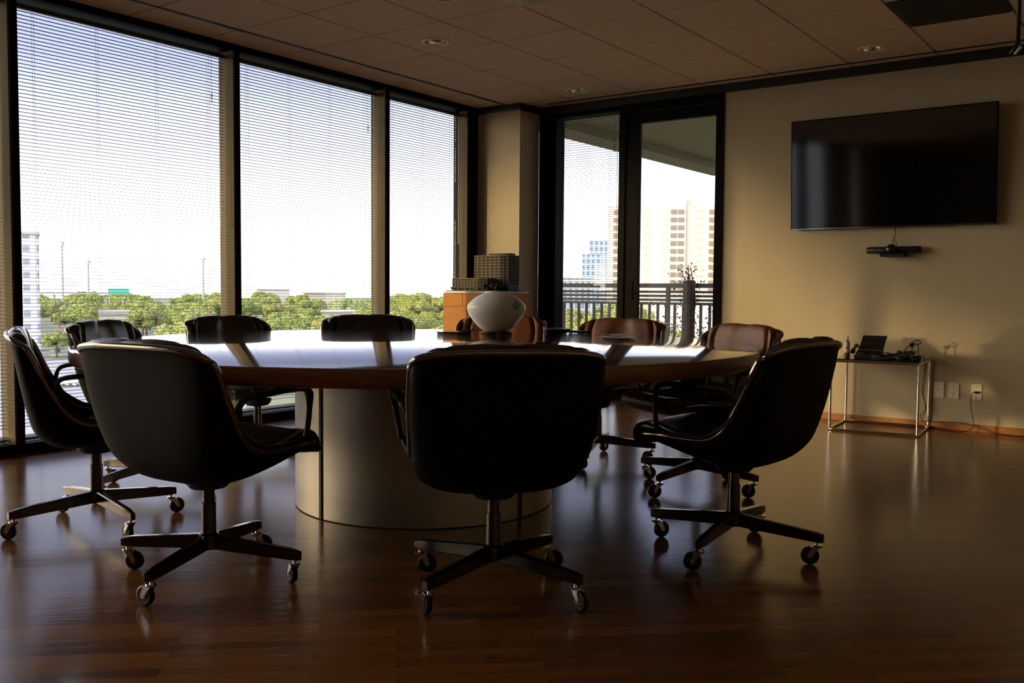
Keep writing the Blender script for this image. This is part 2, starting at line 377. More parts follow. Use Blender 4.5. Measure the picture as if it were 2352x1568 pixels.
# corner column
structure(MB().box(XW, -5.15, 7.18, YT, 0, 2.70).build('wall_column', 'wall'))
structure(MB().box(XW-0.005, -5.146, 7.176, YT+0.01, 2.70, ZC+0.01).build('trim_1', 'black'))
structure(MB().box(-5.146, XE, YT-0.002, YT+0.15, 2.692, ZC+0.01).build('trim_2', 'black'))
structure(MB().box(-3.25, XE, YT-0.012, YT+0.001, 0, 0.052, b=0.003).build('baseboard_tv', 'base'))
structure(MB().box(XW-0.15, XW+0.0, 7.176, YT+0.2, 0, ZC+0.01).build('trim_3', 'frame'))

# ceiling of lay-in tiles with the holes of the downlights
GX = [-5.31+0.0, -4.66, -4.045, -3.42, -2.805, -2.19, -1.575, -0.96, -0.345, 0.27, 0.885, 1.5, XE]
GY = [YB, -8.9, -8.28, -7.66, -7.04, -6.42, -5.80, -5.18, -4.56, -3.94, -3.32, -2.70, -2.08, -1.46, -0.84, -0.22, 0.40, 1.02, 1.64, 2.26, 2.88, 3.50, 4.12, 4.74, 5.36, 5.98, 6.60, 7.22, 7.365]
DL = [(-4.405, 5.105), (-3.70, 4.36), (-4.43, 7.03), (-1.93, 7.03)]
cm = MB(); HR = 0.088
TROF = (-3.42, -2.805, 3.50, 4.74+0.16)
skip = set()
def tile(x0, x1, y0, y1, g=0.007, z=ZC):
    if x1-x0 < 0.02 or y1-y0 < 0.02: return
    x0 += g; x1 -= g; y0 += g; y1 -= g
    hole = [d for d in DL if x0+HR < d[0] < x1-HR and y0+HR < d[1] < y1-HR]
    if not hole:
        cm.box(x0, x1, y0, y1, z, z+0.012); return
    cx, cy = hole[0]; n = 32; vi = []; vo = []
    angs = sorted([2*pi*i/n for i in range(n)] + [atan2(b-cy, a-cx) % (2*pi) for a in (x0, x1) for b in (y0, y1)])
    for a in angs:
        dx, dy = cos(a), sin(a)
        t = min([( (x1 if dx > 0 else x0)-cx)/dx if abs(dx) > 1e-9 else 1e9, ((y1 if dy > 0 else y0)-cy)/dy if abs(dy) > 1e-9 else 1e9])
        vi.append((cx+HR*dx, cy+HR*dy, z)); vo.append((cx+t*dx, cy+t*dy, z))
    k = len(angs); vt = [(x, y, z+0.012) for x, y, _ in vi+vo]
    cm.add(vi+vo+vt, [(i, (i+1) % k, k+(i+1) % k, k+i) for i in range(k)] + [(k+i, k+(i+1) % k, 3*k+(i+1) % k, 3*k+i) for i in range(k)])
for i in range(len(GX)-1):
    for j in range(len(GY)-1):
        if GX[i] == -3.42 and GY[j] in (3.50,): continue
        if GX[i] == -3.42 and GY[j] == 4.12: continue
        if GX[i] == -1.575 and GY[j] == 5.98: continue
        tile(GX[i], GX[i+1], GY[j], GY[j+1])
for j in range(len(GY)-1):
    tile(XW, -5.33, GY[j], min(GY[j+1], 7.17))
for i in range(1, len(GX)-1):
    tile(GX[i], GX[i+1], 7.385, YT)
tile(-5.14, GX[1], 7.385, YT)
structure(cm.build('ceiling', 'ceiling'))
# plenum deck above the tiles (grid gaps look dark)
pb = MB()
def deck(x0, x1, y0, y1): pb.box(x0, x1, y0, y1, ZC+0.012, ZC+0.05)
hx = sorted(set([XW-0.3, XE] + [v for d in DL for v in (d[0]-0.1, d[0]+0.1)])); hy = sorted(set([YB, YT] + [v for d in DL for v in (d[1]-0.1, d[1]+0.1)]))
for i in range(len(hx)-1):
    for j in range(len(hy)-1):
        cx, cy = (hx[i]+hx[i+1])/2, (hy[j]+hy[j+1])/2
        if any(abs(cx-d[0]) < 0.1 and abs(cy-d[1]) < 0.1 for d in DL): continue
        deck(hx[i], hx[i+1], hy[j], hy[j+1])
structure(pb.build('ceiling_deck', 'ceiling_gap'))
structure(MB().box(XW-0.35, XE+0.3, YB-0.3, YT+0.2, ZC+0.20, ZC+0.35).build('ceiling_slab', 'ceiling_gap'))
# black slots that run round the ceiling
structure(MB().box(-5.332, -5.308, YB, 7.10, ZC-0.004, ZC+0.011).build('trim_4', 'black'))
structure(MB().box(-4.98, XE, 7.362, 7.386, ZC-0.004, ZC+0.011).build('trim_5', 'black'))

# window wall: mullions, header, sill, glass, blinds
MU = [5.905, 4.336, 2.745, 1.165, -0.415, -1.995, -3.575]
wf = MB()
wf.box(XG-0.03, XW, YB, 7.18, 2.722, ZC+0.012); wf.box(XG-0.03, XW, YB, 7.18, 0.0, 0.062)
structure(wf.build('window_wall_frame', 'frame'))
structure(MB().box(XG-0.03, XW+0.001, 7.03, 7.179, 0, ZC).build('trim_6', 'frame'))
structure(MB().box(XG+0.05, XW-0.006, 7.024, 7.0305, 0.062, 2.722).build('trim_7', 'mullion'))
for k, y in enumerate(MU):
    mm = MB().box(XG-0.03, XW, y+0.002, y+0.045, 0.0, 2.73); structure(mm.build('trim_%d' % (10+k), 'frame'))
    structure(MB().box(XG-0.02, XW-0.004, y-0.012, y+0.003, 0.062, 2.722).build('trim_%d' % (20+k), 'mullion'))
bounds = [(MU[0]+0.045, 7.024), (MU[1]+0.045, MU[0]-0.012), (MU[2]+0.045, MU[1]-0.012), (MU[3]+0.045, MU[2]-0.012), (MU[4]+0.045, MU[3]-0.012), (MU[5]+0.045, MU[4]-0.012), (MU[6]+0.045, MU[5]-0.012), (-5.15, -4.65)]
for k, (a, b) in enumerate(bounds):
    structure(MB().box(XG-0.008, XG, a, b, 0.062, 2.722).build('window_%d' % (k+1), 'glass'))

def make_blind(label, width, z0, z1, loc, rz, cords, wand_at, group='mini blinds on the windows'):
    """runs along local x from 0 to width, slats centred on local y=0; room side is -y"""
    t = thing('mini_blind', label, 'window blind', loc, rz, group)
    MB().box(0, width, -0.014, 0.014, z1-0.028, z1, b=0.002).build('head_rail', 'slat_rail', t)
    sl = MB(); pitch = 0.0222; z = z1-0.04; i = 0
    hw = 0.0125
    while z > z0+0.06:
        jt = (random.random()-0.5)*0.0012
        tl = 0.0006
        v = []; 
        for x in (0.0, width):
            for yy, zz in ((-hw, -0.0016-tl), (-hw*0.4, -0.0002-tl*0.4), (hw*0.4, 0.0-0.0002+tl*0.4), (hw, -0.0016+tl)):
                v.append((x, yy, z+zz+jt))
        vt = [(a, b, c+0.0008) for a, b, c in v]
        vv = v+vt; 
        ff = [(0,1,5,4),(1,2,6,5),(2,3,7,6),(8,12,13,9),(9,13,14,10),(10,14,15,11),(0,4,12,8),(3,11,15,7)]
        sl.add(vv, ff); z -= pitch; i += 1
    for q in range(3):    # spare slats stacked on the bottom rail
        sl.box(0, width, -hw, hw, z0+0.018+0.006*q, z0+0.0195+0.006*q)
    sl.build('slats', 'slat', t)
    MB().box(0, width, -0.013, 0.013, z0, z0+0.014, b=0.002).build('bottom_rail', 'slat_rail', t)
    for c in cords:
        cb = MB()
        for dy in (-0.0135, 0.0135): cb.box(c*width-0.0007, c*width+0.0007, dy-0.0006, dy+0.0006, z0+0.01, z1-0.02)
        cb.build('ladder_cord', 'cord', t)
    wx = wand_at*width
    MB().tube([(wx, -0.024, z1-0.03), (wx+0.002, -0.026, z1-1.25)], 0.0028, 6).build('wand', 'wand', t)
    lx = (wand_at-0.045 if wand_at > 0.5 else wand_at+0.045)*width
    cc = MB().tube([(lx, -0.02, z1-0.03), (lx, -0.022, z1-0.30)], 0.0012, 5)
    cc.tube([(lx+0.012*sin(a)*0.6, -0.022, z1-0.345+0.020*cos(a)) for a in [2*pi*i/12 for i in range(12)]], 0.0016, 5, closed=True)
    cc.box(lx-0.003, lx+0.003, -0.025, -0.019, z1-0.325, z1-0.30)
    cc.build('pull_cord', 'cable', t)
    return t
bl_names = ['mini blind on the window beside the corner column', 'mini blind on the middle window behind the table', 'mini blind on the wide window left of the table',
            'mini blind on the window cut off by the left edge', None, None]
structure(MB().box(XG-0.1, XW, -4.65, MU[6]+0.002, 0, ZC).build('wall_window_pier', 'wall'))
structure(MB().box(XG-0.1, XW, YB, -5.15, 0, ZC).build('wall_window_side', 'wall'))
for k, (a, b) in enumerate(bounds[:6]):
    lab = bl_names[k] or 'mini blind on a window out of view behind the camera'
    # local +x -> world +y ; room side (-y local) -> world +x
    make_blind('raised dark ' + lab if False else 'thin-slatted ' + lab, (b-a)-0.012, 0.07, 2.70, (XG+0.048, a+0.006, 0), pi/2, (0.09, 0.36, 0.64, 0.91) if b-a > 1.3 else (0.12, 0.5, 0.88), 0.965)

# tv-wall window and balcony door
fr = MB()
fr.box(-5.15, -4.955, YT+0.001, YT+0.15, 0, 2.70)        # jamb beside the column
fr.box(-4.955, -4.245, YT+0.02, YT+0.15, 2.655, 2.70)
fr.box(-4.955, -4.245, YT+0.02, YT+0.15, 0.0, 0.06)
fr.box(-4.262, -4.20, YT-0.01, YT+0.15, 0, 2.695)
fr.box(-4.20, -3.255, YT-0.01, YT+0.15, 2.615, 2.695)
fr.box(-3.295, -3.25, YT-0.012, YT+0.15, 0, 2.695)
structure(fr.build('window_frame_tv_wall', 'frame'))
structure(MB().box(-4.955, -4.262, YT+0.10, YT+0.108, 0.06, 2.655).build('window_12', 'glass'))
make_blind('thin-slatted mini blind on the narrow window beside the balcony door', 0.665, 0.08, 2.65, (-4.925, YT+0.062, 0), 0, (0.14, 0.80), 0.93)
dr = structure(thing('door_1', None, None, (-4.195, YT+0.0, 0)))
df = MB().box(0, 0.135, 0.005, 0.05, 0.012, 2.61, b=0.003).box(0.865, 0.895, 0.005, 0.05, 0.012, 2.61, b=0.003).box(0.135, 0.865, 0.005, 0.05, 2.515, 2.61).box(0.135, 0.865, 0.005, 0.05, 0.012, 0.20)
df.build('door_frame', 'frame', dr)
MB().box(0.135, 0.865, 0.026, 0.032, 0.20, 2.515).build('door_glass', 'glass', dr)
h = MB().box(0.045, 0.085, -0.004, 0.006, 0.93, 1.10, b=0.002).tube([(0.065, -0.004, 1.0), (0.065, -0.05, 1.0)], 0.009, 10).tube([(0.065, -0.045, 1.0), (0.10, -0.05, 1.0), (0.175, -0.05, 0.997)], 0.008, 10)
h.build('door_handle', 'frame', dr, smooth=True, angle=40)

# ------------------------------------------------------------------ ceiling fittings
dls = ['round recessed downlight above the table, nearer the windows', 'round recessed downlight cut off by the top edge of the photo', 'round recessed downlight by the balcony door and column', 'round recessed downlight near the tv wall, towards the dark grille']
dl0 = None
for k, (x, y) in enumerate(DL):
    if dl0 is None:
        dl0 = t = thing('recessed_downlight', dls[0], 'ceiling light', (x, y, ZC), 0, 'recessed ceiling downlights')
        MB().lathe([(0.080, 0.004), (0.080, -0.005), (0.098, -0.006), (0.100, -0.002), (0.100, 0.0)], 40, caps=False).build('trim_ring', 'light_ring', t, smooth=True, angle=40)
        g = []
        for i in range(13):
            s_ = i/12; r = 0.081*(1-s_**2.2)+0.012; z = 0.002+0.105*s_
            g.append([((r+0.0022*(1 if j % 2 else -1)*(1-s_))*cos(2*pi*j/48), (r+0.0022*(1 if j % 2 else -1)*(1-s_))*sin(2*pi*j/48), z) for j in range(48)])
        MB().grid(g, closev=True).build('reflector', 'light_can', t, smooth=True)
        MB().lathe([(0.0, 0.108), (0.03, 0.106), (0.034, 0.09), (0.028, 0.075), (0.0, 0.07)], 24).build('lamp', 'diffuser', t, smooth=True)
    else:
        t = copy_tree(dl0); t.location = (x, y, ZC); t['label'] = dls[k]
t = thing('light_troffer', 'recessed fluorescent ceiling panel cut off by the top edge of the photo', 'ceiling light', (-3.112, 4.12, ZC))
MB().box(-0.302, 0.302, -0.614, 0.614, -0.006, 0.0).build('troffer_frame', 'light_ring', t)
dm = MB()
for i in (-1, 1): dm.box(i*0.142-0.136, i*0.142+0.136, -0.595, 0.595, -0.030, -0.0062, b=0.008)
dm.build('diffuser', 'diffuser', t)
t = thing('air_grille', 'dark square return air grille in the ceiling near the tv wall', 'air vent', (-1.2675, 6.29, ZC))
MB().box(-0.298, 0.298, -0.30, 0.30, -0.005, 0.0).build('grille_frame', 'grille', t)
gm = MB()
for i in range(26): gm.box(-0.275, 0.275, -0.278+i*0.022, -0.270+i*0.022, -0.012, -0.0052)
gm.build('grille_fins', 'grille', t)
t = thing('hanging_pole', 'thin black pole hanging from the ceiling at the right edge, pale tip', 'ceiling pole', (-0.735, 5.2, 0))
MB().tube([(0, 0, ZC), (0, 0, 2.235)], 0.010, 10).build('pole', 'black', t, smooth=True)
MB().tube([(0, 0, 2.235), (-0.012, 0, 2.205), (-0.03, 0, 2.185)], 0.012, 10).build('bracket', 'black', t, smooth=True)
MB().tube([(-0.012, -0.01, 2.178), (0.018, -0.015, 2.212)], [0.006, 0.009], 10).build('tip', 'pale_tip', t, smooth=True)

# ------------------------------------------------------------------ conference table
TX, TY, TR, TZ = -2.97, 3.376, 1.554, 0.754
tb = thing('conference_table', 'large round wooden conference table on a brushed steel drum', 'table', (TX, TY, 0))
MB().lathe([(0.0, TZ-0.002), (TR-0.03, TZ-0.002), (TR-0.012, TZ-0.002)][:0] + [(0.0, TZ-0.0005), (TR-0.008, TZ-0.0005), (TR-0.003, TZ-0.002), (TR-0.001, TZ-0.006)], 180).build('table_surface', 'table_top', tb, smooth=True, angle=20)
MB().lathe([(TR-0.001, TZ-0.006), (TR, TZ-0.012), (TR, TZ-0.045), (TR-0.004, TZ-0.056), (TR-0.014, TZ-0.064), (TR-0.03, TZ-0.068), (0.0, TZ-0.068)], 180, caps=False).build('table_edge', 'table_edge', tb, smooth=True, angle=35)
DR = 0.613; segs = []
cut = [R(-96), R(-6), R(84), R(174)]; hw_ = 0.016/DR
for a0 in cut:
    g = []
    n = 40
    a_s = a0+hw_; a_e = a0+pi/2-hw_
    prof = []
    for i in range(n+1):
        a = a_s+(a_e-a_s)*i/n; prof.append((DR*cos(a), DR*sin(a)))
    inner = [(x*0.985, y*0.985) for x, y in reversed(prof)]
    MB().prism(prof+inner, 0.004, TZ-0.069).build('drum_panel', 'steel', tb, smooth=True, angle=30)
for a0 in cut:
    p = [( (DR-0.012)*cos(a0), (DR-0.012)*sin(a0), z) for z in (0.002, TZ-0.07)]
    MB().tube(p, 0.0165, 16).build('seam_rod', 'steel_dark', tb, smooth=True, angle=40)
MB().lathe([(0.58, 0.0), (0.58, TZ-0.07)], 96).build('drum_core', 'steel_dark', tb, smooth=True, angle=40)

# ------------------------------------------------------------------ the chairs
SC = [(0.275, 0.432), (0.18, 0.406), (0.05, 0.370), (-0.08, 0.350), (-0.165, 0.364), (-0.225, 0.416), (-0.252, 0.50), (-0.27, 0.59), (-0.288, 0.69), (-0.305, 0.775), (-0.318, 0.818)]
SR = [(0.262, 0.458, 0.245), (0.17, 0.466, 0.268), (0.06, 0.464, 0.276), (-0.035, 0.470, 0.280), (-0.095, 0.502, 0.284), (-0.135, 0.556, 0.290), (-0.168, 0.612, 0.296), (-0.198, 0.674, 0.300), (-0.222, 0.73, 0.301), (-0.24, 0.765, 0.299), (-0.25, 0.775, 0.294)]
def crom(A, s):
    n = len(A)-1; x = min(max(s*n, 0), n-1e-6); i = int(x); t = x-i
    a = np.array(A[max(i-1, 0)]); b = np.array(A[i]); c = np.array(A[i+1]); d = np.array(A[min(i+2, n)])
    return 0.5*(2*b+(c-a)*t+(2*a-5*b+4*c-d)*t*t+(3*b-a-3*c+d)*t**3)
def S(s, tau):
    yc, zc = crom(SC, s); yr, zr, w = crom(SR, s)
    n_ = 3.0+1.6*min(1, max(0, (s-0.45)/0.3))-1.3*min(1, max(0, (s-0.84)/0.16))
    a = tau*pi/2; sn, cs = sin(a), cos(a)
    x = w*math.copysign(abs(sn)**(2/n_*1.15), sn) if abs(sn) > 0 else 0.0
    g = 1-abs(cs)**(2/n_*1.0) if cs > 0 else 1.0
    g = 1-(max(0.0, 1-abs(x/w)**n_))**(1/n_)
    return Vector((x, yc+(yr-yc)*g, zc+(zr-zc)*g))
def taus(n):   # parametrise so that samples crowd at the rims
    return [-1+2*i/n for i in range(n+1)]
def Nrm(s, tau):
    e_ = 0.004; t1 = min(max(tau, -0.985), 0.985)
    ds = S(min(s+e_, 1), t1)-S(max(s-e_, 0), t1); dt = S(s, t1+0.01)-S(s, t1-0.01)
    n = dt.cross(ds)
    n.normalize()
    return n
_t = Nrm(0.2, 0.0)
NS = 1.0 if _t.z > 0 else -1.0
def shell_mesh():
    ns, nt_ = 44, 40; ou = [[S(i/ns, t) for t in taus(nt_)] for i in range(ns+1)]
    inn = [[S(i/ns, t)+Nrm(i/ns, t)*NS*0.009 for t in taus(nt_)] for i in range(ns+1)]
    m_ = MB(); G = ou; m_.grid(G); o = len(m_.v); m_.grid(inn)
    nv = nt_+1
    f = []
    for j in range(nt_): f.append((j, j+1, o+j+1, o+j)); f.append((ns*nv+j, ns*nv+j+1, o+ns*nv+j+1, o+ns*nv+j))
    for i in range(ns): f.append((i*nv, (i+1)*nv, o+(i+1)*nv, o+i*nv)); f.append((i*nv+nt_, (i+1)*nv+nt_, o+(i+1)*nv+nt_, o+i*nv+nt_))
    m_.f += f; return m_
def trim_mesh():
    ns = 44
    left = [S(i/ns, -1) for i in range(ns+1)]; top = [S(1, t) for t in taus(40)][1:-1]; right = [S(1-i/ns, 1) for i in range(ns+1)]
    path = left+top+right
    return MB().tube(path, 0.0115, 10)
def pad(s, tau, hmax):
    return hmax*max(0.0, 1-abs(tau)**7)**0.6
def seat_mesh():
    nt_ = 36; m_ = MB(); G = []
    smax = 0.50; ns = 20
    for t in taus(nt_):
        t *= 0.94
        row = []
        for i in range(ns+1):
            s = smax*(1-i/ns); hp = 0.050*max(0.0, 1-abs(t/0.94)**6)**0.5
            gro = 0.010*(math.exp(-((s-0.17)/0.012)**2)+math.exp(-((s-0.31)/0.012)**2)+0.8*sum(math.exp(-((t-q)/0.03)**2) for q in (-0.38, 0.38)))
            hp = max(0.002, hp-gro*(hp/0.05)); 
            hp *= min(1.0, 0.35+ (smax-s)/0.10)
            row.append(S(s, t)+Nrm(s, t)*NS*(0.009+hp))
        P0 = S(0, t); n0 = Nrm(0, t)*NS; f0 = (S(0, t)-S(0.03, t)).normalized()
        hp = 0.009+0.050*max(0.0, 1-abs(t/0.94)**6)**0.5
        lo = -0.032; rr = (hp-lo)/2; c0 = P0+n0*((hp+lo)/2)
        ext = 0.034*max(0.25, (1-abs(t/0.94)**4))+0.006
        for q in range(1, 12):
            a = pi/2-pi*q/12; row.append(c0+n0*(rr*sin(a))+f0*(rr*cos(a)*0.9+ext*cos(a)))
        for s in (0.0, 0.02, 0.045): row.append(S(s, t)-Nrm(s, t)*NS*(0.020 if s < 0.03 else 0.002))
        for s in (0.045, 0.1, 0.25, 0.4, smax): row.append(S(s, t)+Nrm(s, t)*NS*0.006)
        G.append(row)
    m_.grid(G, closev=True)
    nv = len(G[0]); m_.f.append(tuple(range(nv))); m_.f.append(tuple((len(G)-1)*nv+i for i in range(nv)))
    return m_
def back_mesh():
    nt_ = 44; ns = 26; s0 = 0.47; G1 = []; G2 = []
    for i in range(ns+1):
        s = s0+(1-s0)*i/ns; r1 = []; r2 = []
        for t in taus(nt_):
            t *= 0.95; tt = abs(t/0.95)
            hp = 0.046*max(0.0, 1-tt**6)**0.5
            gro = 0.028*sum(math.exp(-((t-q)/0.035)**2) for q in (-0.40, 0.0, 0.40)) + 0.008*sum(math.exp(-((s-q)/0.012)**2) for q in (0.62, 0.78))
            hp = max(0.002, hp-gro*(hp/0.046)); hp *= min(1.0, 0.35+(s-s0)/0.06)
            top = max(0.0, (s-0.93)/0.07)
            p = S(s, t)+Nrm(s, t)*NS*(0.009+hp*(1-0.25*top**2))
            p.z += 0.012*top**1.2*max(0, 1-tt**6)*(1-0.35*sum(math.exp(-((t-q)/0.05)**2) for q in (-0.40, 0.0, 0.40)))
            q_ = S(s, t)+Nrm(s, t)*NS*0.007
            q_.z += 0.008*top*max(0, 1-tt**6)
            r1.append(p); r2.append(q_)
        G1.append(r1); G2.append(r2)
    # rounded top row
    r = []
    for j, t in enumerate(taus(nt_)):
        tt = abs(t); p = (G1[-1][j]+G2[-1][j])/2; p = p.copy(); p.z += 0.008*max(0, 1-tt**6); r.append(p)
    G = [G2[i] for i in range(ns+1)]+[r]+[G1[i] for i in range(ns, -1, -1)]
    m_ = MB().grid(G, closeu=True)
    nv = nt_+1; L = len(G)
    m_.f.append(tuple(i*nv for i in range(L))); m_.f.append(tuple(i*nv+nt_ for i in range(L)))
    return m_
def arm_mesh(sg):
    p = [(0.292, -0.150, 0.592), (0.302, -0.140, 0.640), (0.312, -0.105, 0.658), (0.320, -0.03, 0.663), (0.326, 0.05, 0.668), (0.328, 0.110, 0.667), (0.324, 0.148, 0.655), (0.318, 0.162, 0.62), (0.308, 0.168, 0.56), (0.296, 0.168, 0.50),
         (0.286, 0.162, 0.490), (0.283, 0.130, 0.476), (0.284, 0.05, 0.474), (0.286, -0.03, 0.482), (0.288, -0.085, 0.512), (0.291, -0.125, 0.545)]
    P = bez(p+[p[0]], 4)[:-1]
    P = [(x*sg, y, z) for x, y, z in P]
    m_ = MB(); k = len(P); G = []
    for i in range(k):
        a = Vector(P[i-1]); b = Vector(P[(i+1) % k]); t = (b-a).normalized(); w = Vector((sg, 0, 0)); w = (w-t*w.dot(t)).normalized(); u = t.cross(w)
        zz = P[i][2]; hwid = 0.010+0.010*max(0, min(1, (zz-0.60)/0.05)); th = 0.0098
        G.append([Vector(P[i])+w*(hwid*cos(q))*1.0+u*(th*sin(q)) for q in [2*pi*j/10 for j in range(10)]])
    m_.grid(G, closeu=True, closev=True); return m_
def leg_mesh():
    G = []
    for i in range(9):
        f = i/8; x = 0.018+f*0.330; zt = 0.152-0.034*f; hh = 0.052-0.016*f; w = 0.0155-0.0025*f; b_ = 0.004
        if i == 8: x = 0.347; zt -= 0.004; hh -= 0.006; w -= 0.003
        G.append([(x, -w, zt-b_), (x, -w+b_, zt), (x, w-b_, zt), (x, w, zt-b_), (x, w, zt-hh+b_), (x, w-b_, zt-hh), (x, -w+b_, zt-hh), (x, -w, zt-hh+b_)])
    m_ = MB().grid(G, closev=True); m_.f.append(tuple(range(8))); m_.f.append(tuple(64+j for j in range(8))); return m_
WOFF = 0.026
def wheel_mesh():
    M_ = T(WOFF, 0, 0.0335) @ RX(pi/2)
    return MB().lathe([(0.018, -0.0085), (0.026, -0.0105), (0.031, -0.0095), (0.0332, -0.006), (0.0335, 0), (0.0332, 0.006), (0.031, 0.0095), (0.026, 0.0105), (0.018, 0.0085)], 28, M_)
def disc_mesh():
    return MB().lathe([(0.0, -0.0115), (0.017, -0.0105), (0.0185, -0.009), (0.0185, 0.009), (0.017, 0.0105), (0.0, 0.0115)], 24, T(WOFF, 0, 0.0335) @ RX(pi/2))
def fork_mesh():
    m_ = MB().tube([(0, 0, 0.088), (0, 0, 0.066)], 0.0065, 12)
    m_.lathe([(0.0, 0.0745), (0.0165, 0.0745), (0.0185, 0.0725), (0.0185, 0.0685), (0.0165, 0.066), (0.0, 0.066)], 20)
    for sy in (-1, 1):
        poly = [(-0.008, 0.067), (0.022, 0.067), (WOFF+0.007, 0.036), (WOFF+0.006, 0.028), (WOFF, 0.0255), (WOFF-0.006, 0.028), (WOFF-0.012, 0.040)]
        m_.prism(poly, 0.0125*sy-0.0012, 0.0125*sy+0.0012, RX(pi/2))
    m_.box(-0.006, 0.024, -0.0125, 0.0125, 0.0655, 0.068)
    m_.tube([(WOFF, -0.0155, 0.0335), (WOFF, 0.0155, 0.0335)], 0.0035, 10)
    return m_

def make_chair(leather):
    t = thing('armchair', 'x', 'chair', (0, 0, 0), 0, 'swivel armchairs round the conference table')
    shell_mesh().build('seat_shell', 'shell', t, smooth=True, angle=50)
    trim_mesh().build('shell_trim', 'trim', t, smooth=True)
    seat_mesh().build('seat', leather, t, smooth=True, angle=60)
    back_mesh().build('backrest', leather, t, smooth=True, angle=60)
    for sg in (-1, 1): arm_mesh(sg).build('armrest', 'arm', t, smooth=True, angle=60)
    MB().lathe([(0.030, 0.100), (0.034, 0.104), (0.034, 0.150), (0.0255, 0.156), (0.0245, 0.262), (0.021, 0.264), (0.021, 0.350)], 28).build('post', 'leg', t, smooth=True, angle=35)
    MB().lathe([(0.022, 0.308), (0.062, 0.316), (0.078, 0.334), (0.082, 0.353), (0.0, 0.357)], 28).build('tilt_mechanism', 'dark_plastic', t, smooth=True, angle=40)
    lg = None
    for i in range(4):
        l = leg_mesh().build('leg', 'leg', t, smooth=True, angle=30) if lg is None else lg.copy()
        if lg is not None: C.objects.link(l); l.parent = t
        l.rotation_euler = (0, 0, i*pi/2)
        if lg is None:
            lg = l; w0 = wheel_mesh().build('caster_wheel', 'rubber', l, smooth=True, angle=50); f0 = fork_mesh().build('caster_fork', 'chrome', l, smooth=True, angle=40); d0 = disc_mesh().build('wheel_disc', 'caster_disc', l, smooth=True, angle=40)
            for o_ in (w0, f0, d0): o_.location = (0.326, 0, 0)
        else:
            for o_ in (w0, f0, d0):
                c_ = o_.copy(); C.objects.link(c_); c_.parent = l
    return t
def set_base(ch, ang, swivels):
    legs = [x for x in bpy.data.objects if x.parent == ch and x.name.split('.')[0] == 'leg']
    rz = ch.rotation_euler.z
    for i, l in enumerate(legs):
        l.rotation_euler = (0, 0, ang+i*pi/2-rz)
        for o_ in [x for x in bpy.data.objects if x.parent == l]:
            o_.rotation_euler = (0, 0, swivels[i]-(ang+i*pi/2))
def ring(phi, r=1.42): return (TX+r*cos(R(phi)), TY+r*sin(R(phi)))
# (label, x, y, facing degrees (world), base angle, caster directions (world degrees) , leather)
CH = [
 ('nearest black armchair, seen from behind in the centre of the photo', -1.862, 2.462, 137.0, 0.0, (-20, 20, 36, 150), 'leather'),
 ('large black armchair at lower left, turned towards the table', -2.735, 1.975, 96.0, 22.0, (160, 35, 30, 190), 'leather'),
 ('black armchair cut by the left edge of the photo', -3.70, 2.12, 62.0, -8.0, (175, 80, 200, 205), 'leather'),
 ('black armchair at right in profile, its back towards the tv wall', -1.410, 3.41, 175.0, 2.0, (200, 190, 60, 200), 'leather'),
 ('brown tufted armchair half hidden behind the right-hand armchair', -2.02, 4.40, 240.0, -8.0, (200, 250, 40, 220), 'brown_leather'),
 ('brown armchair on the far side, in front of the balcony door', ring(85)[0], ring(85)[1], 268.0, 20.0, (200, 250, 40, 220), 'brown_leather'),
 ('brown armchair behind the white vase, in front of the cabinet', ring(115, 1.50)[0], ring(115, 1.50)[1], 293.0, 10.0, (100, 250, 40, 220), 'brown_leather'),
 ('dark armchair alone on the far side, in front of the middle window', ring(144, 1.50)[0], ring(144, 1.50)[1], 322.0, 30.0, (100, 250, 40, 220), 'leather'),
 ('dark armchair on the far side, at the mullion left of the middle window', ring(172.5, 1.51)[0], ring(172.5, 1.51)[1], 2.0, 5.0, (100, 250, 40, 220), 'leather'),
 ('black tufted armchair at left, between the two nearest left armchairs and window', ring(209, 1.38)[0], ring(209, 1.38)[1], 30.0, 12.0, (100, 250, 40, 220), 'leather'),
]
protos = {}
chairs = []
for lab, x, y, fa, ba, sw, lea in CH:
    if lea not in protos: ch = protos[lea] = make_chair(lea)
    else: ch = copy_tree(protos[lea])
    ch.location = (x, y, 0); ch.rotation_euler = (0, 0, R(fa-90)); ch['label'] = lab
    set_base(ch, R(ba), [R(a) for a in sw]); chairs.append(ch)
t = MB().add([( -0.008,0,0),(0.008,0,0),(0.010,0.002,-0.05),(0.002,0.004,-0.075),(-0.008,0.001,-0.05)]+[( -0.008,0.002,0),(0.008,0.002,0),(0.010,0.004,-0.05),(0.002,0.006,-0.075),(-0.008,0.003,-0.05)],
             [(0,1,2,3,4),(9,8,7,6,5),(0,5,6,1),(1,6,7,2),(2,7,8,3),(3,8,9,4),(4,9,5,0)]).build('seat_tag', 'tag', chairs[4])
t['label'] = 'orange paper tag'; t.location = (0.10, 0.06, 0.366)

